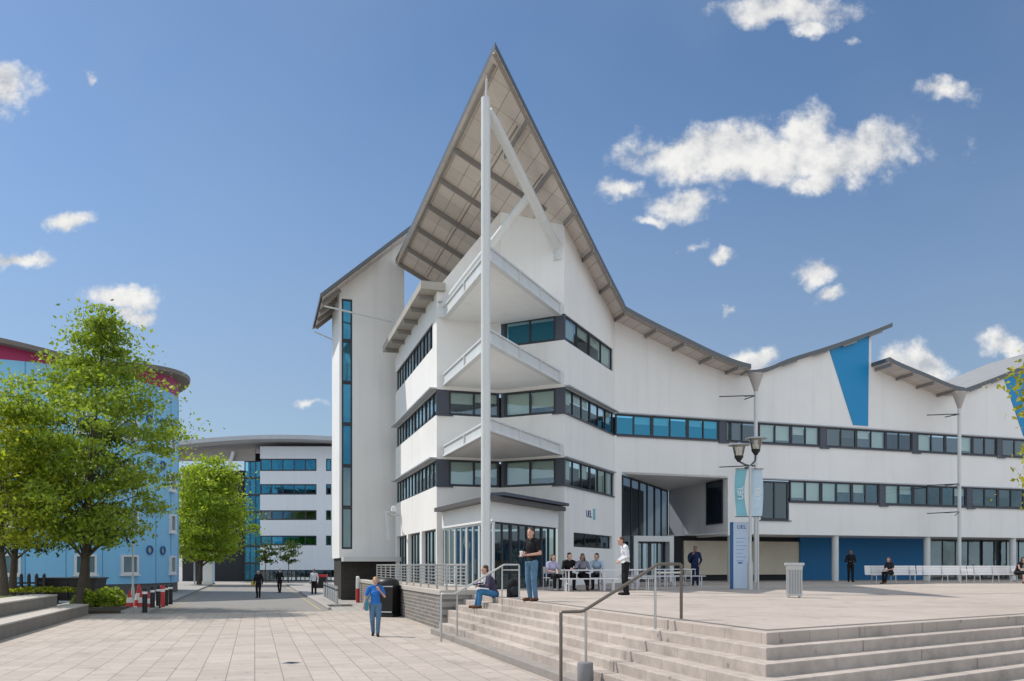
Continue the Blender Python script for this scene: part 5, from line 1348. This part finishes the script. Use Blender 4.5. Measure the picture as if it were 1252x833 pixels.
m = MB(); m.ell((0, 0, 0.26), (0.18, 0.15, 0.27)); m.box((0, 0, 0.1), (0.3, 0.22, 0.2)); remesh(m, 0.012, 'body', blackc, bp_)
m = MB(); m.ell((0, -0.13, 0.18), (0.13, 0.06, 0.13)); remesh(m, 0.012, 'pocket', darkgr, bp_)
# 8 man in white shirt, looking down
x, y = at(765, 24.7)
b, J = person('man in white long shirt and black trousers standing with bowed head on the plaza', (x, y, PZ), 262, 1.76,
    stand(ch=(0, .02, 1.27), nk=(0, .05, 1.46), hd=(0, .14, 1.595), sL=(-.185, .04, 1.41), sR=(.185, .04, 1.41), eL=(-.24, .0, 1.13), eR=(.24, .0, 1.13), wL=(-.10, .2, 1.02), wR=(.10, .2, 1.02)),
    whitec, blackc, blacksh, 'brown', sleeve='long')
# 4 seated woman by the pavilion
person('woman in white top and black trousers seated on a chair by the pavilion glass', (cx, cy, PZ), 150, 1.66, sit(0.45, lean=.05), lilac, blackc, whitesh, 'brown', fem=True, hairstyle='bob', sleeve='short')
# 5, 6, 7 at the tables
tx, ty = at(716, 34.9)
def tb(dx, dy, px, D, rz): 
    x, y = at(px, D); c, s_ = math.cos(R(rz)), math.sin(R(rz)); return (x+dx*c-dy*s_, y+dx*s_+dy*c, PZ)
person('man in dark jacket sitting behind the first picnic table', tb(-0.42, 0.80, 715, 28.9, 8), 172, 1.74, sit(0.45, lean=.16, eL=(-.3, .15, .72), wL=(-.1, .38, .76)), blackc, blackc, blacksh, 'dark', sleeve='long', look=0.5)
person('woman with long dark hair and grey top sitting behind the first picnic table', tb(0.05, 0.62, 715, 28.9, 8), 176, 1.70, sit(0.45, lean=.02, eR=(.27, .2, .84), wR=(.07, .2, 1.12), kR=(.02, .45, .62), aR=(-.1, .5, .2)), greyc, blackc, brownsh, 'dark', fem=True, hairstyle='long', sleeve='long', skin=SK2)
person('man in white shirt sitting at the second picnic table', tb(-0.55, 0.74, 756, 30.2, 14), 190, 1.74, sit(0.45, lean=.2, wR=(.2, .45, .74), wL=(-.2, .42, .76)), paleb, darkgr, blacksh, 'dark', sleeve='long', skin=SK, look=-0.6)
# 9 man with backpack
x, y = at(850, 36.8)
b, J = person('man in navy jacket with black backpack standing before the beige shutters', (x, y, PZ), 196, 1.74, stand(eR=(.26, .04, 1.14), wR=(.1, .2, 1.36), eL=(-.26, .0, 1.13), wL=(-.2, .15, .95)), navyc, navyc, blacksh, 'dark', sleeve='long', skin=SK2)
bp2 = thing('backpack', 'black backpack on the back of the man in navy', 'backpack', (x-0.1, y+0.2, PZ+1.0), R(-16))
m = MB(); m.ell((0, 0, 0.22), (0.2, 0.12, 0.27)); remesh(m, 0.012, 'body', blackc, bp2)
m = MB(); m.ell((0.0, 0.1, 0.16), (0.14, 0.05, 0.14)); remesh(m, 0.012, 'pocket', darkgr, bp2)
# 10 man by the blue wall
x, y = at(1040, 44.6)
person('man in all black clothes standing before the dark blue wall', (x, y, PZ), 190, 1.72, stand(eR=(.26, .02, 1.14), wR=(.12, .22, 1.12), eL=(-.26, -.02, 1.13), wL=(-.14, .2, 1.05)), blackc, blackc, blacksh, 'dark', sleeve='long', skin=SK2)
# 11 woman on bench
bx, by = at(1089, 40.15)
person('blond woman in dark top sitting on the left steel bench', (bx, by, PZ), 240, 1.66, sit(0.46, lean=.08, kL=(-.1, .43, .56), wL=(-.1, .3, .72), aL=(-.02, .45, .12)), darkgr, blackc, brownsh, 'red', fem=True, hairstyle='bob', sleeve='short')
# 12 person at the right edge
bx, by = at(1243, 41.0)
person('woman in black dress leaning forward on the right steel bench', (bx, by, PZ), 150, 1.68, sit(0.46, lean=.2, wL=(-.1, .5, .72), wR=(.1, .5, .72)), blackc, blackc, brownsh, 'dark', fem=True, hairstyle='bob', sleeve='none', skirt=True, bare_legs=True)
# far walkers
x, y = at(316, 50.5)
person('walker in black carrying a yellow bag on the road', (x, y, 0), 175, 1.70, stand(kL=(-.09, .08, .51), aL=(-.09, .1, .09), aR=(.09, -.1, .1)), blackc, blackc, blacksh, 'dark', sleeve='long')
yb = thing('yellow_bag', 'yellow bag at the side of the walker in black', 'bag', (x-0.3, y-0.1, 0.72)); m = MB(); m.box((0, 0, 0.16), (0.14, 0.34, 0.3)); m.build('body', cloth('yellow', (0.45, 0.36, 0.03)), yb, bevel=0.03)
m = MB(); m.tube([(0, -0.1, 0.3), (0.06, 0, 0.52), (0, 0.1, 0.3)], 0.012, 6); m.build('strap', blackc, yb)
x, y = at(342, 60)
person('farthest walker in black on the road with bare ankles', (x, y, 0), 178, 1.70, stand(kL=(-.09, .1, .51), aL=(-.08, .14, .09), aR=(.08, -.12, .1)), blackc, blackc, brownsh, 'dark', sleeve='long')
x, y = at(384, 54.5)
person('walker in white shirt and black trousers near the grey bollards', (x, y, 0), 180, 1.74, stand(kR=(.09, .1, .51), aR=(.08, .14, .09), aL=(-.08, -.12, .1)), whitec, blackc, blacksh, 'dark', sleeve='long', skin=SK2)

# ---------------------------------------------------------------- sky and light
SUN_AZ = math.atan2(-0.92, 0.38); SUN_EL = R(53)
w = bpy.data.worlds.new('World'); S.world = w; w.use_nodes = True
nt = w.node_tree; nt.nodes.clear(); L = nt.links
wo = N(nt, 'ShaderNodeOutputWorld'); bg = N(nt, 'ShaderNodeBackground'); L.new(bg.outputs[0], wo.inputs[0])
sky = N(nt, 'ShaderNodeTexSky', sky_type='NISHITA'); sky.sun_disc = False; sky.sun_elevation = SUN_EL; sky.sun_rotation = SUN_AZ
sky.air_density = 1.0; sky.dust_density = 0.6; sky.ozone_density = 1.6; sky.altitude = 0
SKS = 0.12
bg.inputs['Strength'].default_value = SKS
tc = N(nt, 'ShaderNodeTexCoord'); sp_ = N(nt, 'ShaderNodeSeparateXYZ'); L.new(tc.outputs['Generated'], sp_.inputs[0])
yy = math_n(nt, 'MAXIMUM', sp_.outputs['Y'], 0.05)
dx_ = math_n(nt, 'DIVIDE', sp_.outputs['X'], yy); dz_ = math_n(nt, 'DIVIDE', sp_.outputs['Z'], yy)
cmb = N(nt, 'ShaderNodeCombineXYZ'); L.new(dx_, cmb.inputs[0]); L.new(dz_, cmb.inputs[1])
def wn_(scale, det, rough=0.6, vec=None, off=(0, 0, 0)):
    mp = N(nt, 'ShaderNodeMapping'); mp.inputs['Location'].default_value = off; L.new(vec or cmb.outputs[0], mp.inputs[0])
    n = N(nt, 'ShaderNodeTexNoise'); n.inputs['Scale'].default_value = scale; n.inputs['Detail'].default_value = det; n.inputs['Roughness'].default_value = rough
    L.new(mp.outputs[0], n.inputs['Vector']); return n
wz = wn_(7, 5, 0.62)
vsub = N(nt, 'ShaderNodeVectorMath', operation='SUBTRACT'); L.new(wz.outputs['Color'], vsub.inputs[0]); vsub.inputs[1].default_value = (0.5, 0.5, 0.5)
vsc = N(nt, 'ShaderNodeVectorMath', operation='SCALE'); L.new(vsub.outputs[0], vsc.inputs[0]); vsc.inputs['Scale'].default_value = 0.085
vad = N(nt, 'ShaderNodeVectorMath', operation='ADD'); L.new(cmb.outputs[0], vad.inputs[0]); L.new(vsc.outputs[0], vad.inputs[1])
CL = [(950, 186, 190, 40, 1.25), (850, 188, 84, 42, 1.05), (975, 162, 54, 48, 1.1), (1040, 174, 72, 46, 1.05), (985, 220, 66, 22, .9), (760, 230, 52, 19, .9), (838, 243, 66, 26, 1), (802, 259, 44, 13, .75),
      (955, 10, 120, 28, 1), (992, 28, 50, 16, .8), (1165, 115, 70, 26, .75), (996, 338, 40, 25, 1), (1014, 367, 34, 15, .8), (882, 308, 30, 16, .7), (850, 296, 36, 14, .55), (930, 436, 48, 24, 1), (1118, 458, 52, 42, 1.1), (1235, 418, 50, 28, 1),
      (8, 100, 50, 34, 1), (102, 90, 26, 20, .55), (86, 270, 46, 18, .95), (20, 317, 62, 17, 1), (148, 358, 60, 21, 1.1), (165, 378, 46, 13, .9), (380, 497, 44, 11, .65), (890, 372, 16, 20, .5), (1050, 50, 30, 16, .45), (1130, 460, 70, 20, .8)]
acc = None
for px, py, rx, ry, wt in CL:
    a = N(nt, 'ShaderNodeVectorMath', operation='SUBTRACT'); L.new(vad.outputs[0], a.inputs[0]); a.inputs[1].default_value = ((px-626)/1016, (692-py)/1016, 0)
    b_ = N(nt, 'ShaderNodeVectorMath', operation='MULTIPLY'); L.new(a.outputs[0], b_.inputs[0]); b_.inputs[1].default_value = (1016/rx, 1016/ry, 0)
    c = N(nt, 'ShaderNodeVectorMath', operation='LENGTH'); L.new(b_.outputs[0], c.inputs[0])
    d = N(nt, 'ShaderNodeMath', operation='MULTIPLY_ADD'); L.new(c.outputs['Value'], d.inputs[0]); d.inputs[1].default_value = -1; d.inputs[2].default_value = wt
    acc = d.outputs[0] if acc is None else math_n(nt, 'MAXIMUM', acc, d.outputs[0])
nz = wn_(26, 10, 0.62)
dens = math_n(nt, 'ADD', acc, math_n(nt, 'MULTIPLY', math_n(nt, 'SUBTRACT', nz.outputs['Fac'], 0.50), 1.5))
mr = N(nt, 'ShaderNodeMapRange', interpolation_type='SMOOTHSTEP'); L.new(dens, mr.inputs[0]); mr.inputs[1].default_value = 0.10; mr.inputs[2].default_value = 0.72
dm = math_n(nt, 'MULTIPLY', mr.outputs[0], math_n(nt, 'GREATER_THAN', sp_.outputs['Y'], 0.06))
nz2 = wn_(26, 10, 0.62, off=(-0.009, 0.013, 0)); nz3 = wn_(10, 3, 0.5, off=(-0.012, 0.02, 0)); nz4 = wn_(10, 3, 0.5)
lit = math_n(nt, 'ADD', math_n(nt, 'SUBTRACT', nz.outputs['Fac'], nz2.outputs['Fac']), math_n(nt, 'SUBTRACT', nz4.outputs['Fac'], nz3.outputs['Fac']))
lit = math_n(nt, 'ADD', math_n(nt, 'MULTIPLY', lit, 2.4), 0.62, True)
ccol = ramp(nt, lit, [(0.0, (0.50, 0.53, 0.58)), (0.5, (0.74, 0.745, 0.75)), (1.0, (0.92, 0.91, 0.885))])
csc = N(nt, 'ShaderNodeVectorMath', operation='SCALE'); L.new(ccol, csc.inputs[0]); csc.inputs['Scale'].default_value = 1/SKS
skm = N(nt, 'ShaderNodeVectorMath', operation='MULTIPLY'); L.new(sky.outputs[0], skm.inputs[0]); skm.inputs[1].default_value = (0.76, 0.90, 1.0)
# faint haze veil
hz = wn_(3.2, 3, 0.5, off=(2, 0, 0))
veil = math_n(nt, 'MULTIPLY', math_n(nt, 'SUBTRACT', hz.outputs['Fac'], 0.45, True), 0.30, True)
hfac = N(nt, 'ShaderNodeMapRange', interpolation_type='SMOOTHSTEP'); L.new(dz_, hfac.inputs[0]); hfac.inputs[1].default_value = 0.05; hfac.inputs[2].default_value = 0.45; hfac.inputs[3].default_value = 0.84; hfac.inputs[4].default_value = 1.0
skh = N(nt, 'ShaderNodeVectorMath', operation='SCALE'); L.new(skm.outputs[0], skh.inputs[0]); L.new(hfac.outputs[0], skh.inputs['Scale'])
s0 = mixrgb(nt, veil, skh.outputs[0], (0.50/SKS, 0.56/SKS, 0.66/SKS))
hzf = N(nt, 'ShaderNodeMapRange', interpolation_type='SMOOTHSTEP'); L.new(dz_, hzf.inputs[0]); hzf.inputs[1].default_value = 0.0; hzf.inputs[2].default_value = 0.62; hzf.inputs[3].default_value = 0.36; hzf.inputs[4].default_value = 0.0
s0 = mixrgb(nt, hzf.outputs[0], s0, (0.47/SKS, 0.525/SKS, 0.60/SKS))
# bright unseen cloud added overhead and behind the camera to fill the shaded walls
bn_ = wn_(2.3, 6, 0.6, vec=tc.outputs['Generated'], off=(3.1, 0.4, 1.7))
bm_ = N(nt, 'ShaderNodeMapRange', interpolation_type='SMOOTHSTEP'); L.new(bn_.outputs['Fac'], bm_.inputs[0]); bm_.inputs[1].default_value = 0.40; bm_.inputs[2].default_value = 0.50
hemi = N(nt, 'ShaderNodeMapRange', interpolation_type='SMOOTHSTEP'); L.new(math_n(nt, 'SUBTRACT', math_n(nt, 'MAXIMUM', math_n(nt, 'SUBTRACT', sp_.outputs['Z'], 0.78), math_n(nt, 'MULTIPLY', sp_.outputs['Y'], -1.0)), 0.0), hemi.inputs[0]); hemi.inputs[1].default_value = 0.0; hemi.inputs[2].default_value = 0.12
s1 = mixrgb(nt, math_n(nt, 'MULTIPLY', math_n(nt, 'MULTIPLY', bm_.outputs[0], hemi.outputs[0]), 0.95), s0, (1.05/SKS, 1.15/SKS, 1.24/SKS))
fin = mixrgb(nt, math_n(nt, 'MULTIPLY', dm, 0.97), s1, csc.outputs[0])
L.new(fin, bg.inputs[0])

sd = bpy.data.lights.new('Sun', 'SUN'); sd.energy = 4.2; sd.angle = R(0.53); sd.color = (1.0, 0.935, 0.85)
so = bpy.data.objects.new('Sun', sd); COL.objects.link(so)
dirv = Vector((math.sin(SUN_AZ)*math.cos(SUN_EL), math.cos(SUN_AZ)*math.cos(SUN_EL), math.sin(SUN_EL)))
so.rotation_euler = dirv.to_track_quat('Z', 'Y').to_euler(); so.location = (-30, 20, 60)

cd = bpy.data.cameras.new('Camera'); cam = bpy.data.objects.new('Camera', cd); COL.objects.link(cam)
cam.location = (0, 0, CH); cam.rotation_euler = (R(90), 0, 0)
cd.sensor_width = 36; cd.lens = 36*1016/1252; cd.shift_y = (692-416.5)/1252; cd.clip_end = 4000; cd.clip_start = 0.1
S.camera = cam
S.view_settings.view_transform = 'Standard'; S.view_settings.look = 'None'; S.view_settings.exposure = 0
S.cycles.max_bounces = 8; S.cycles.transparent_max_bounces = 12
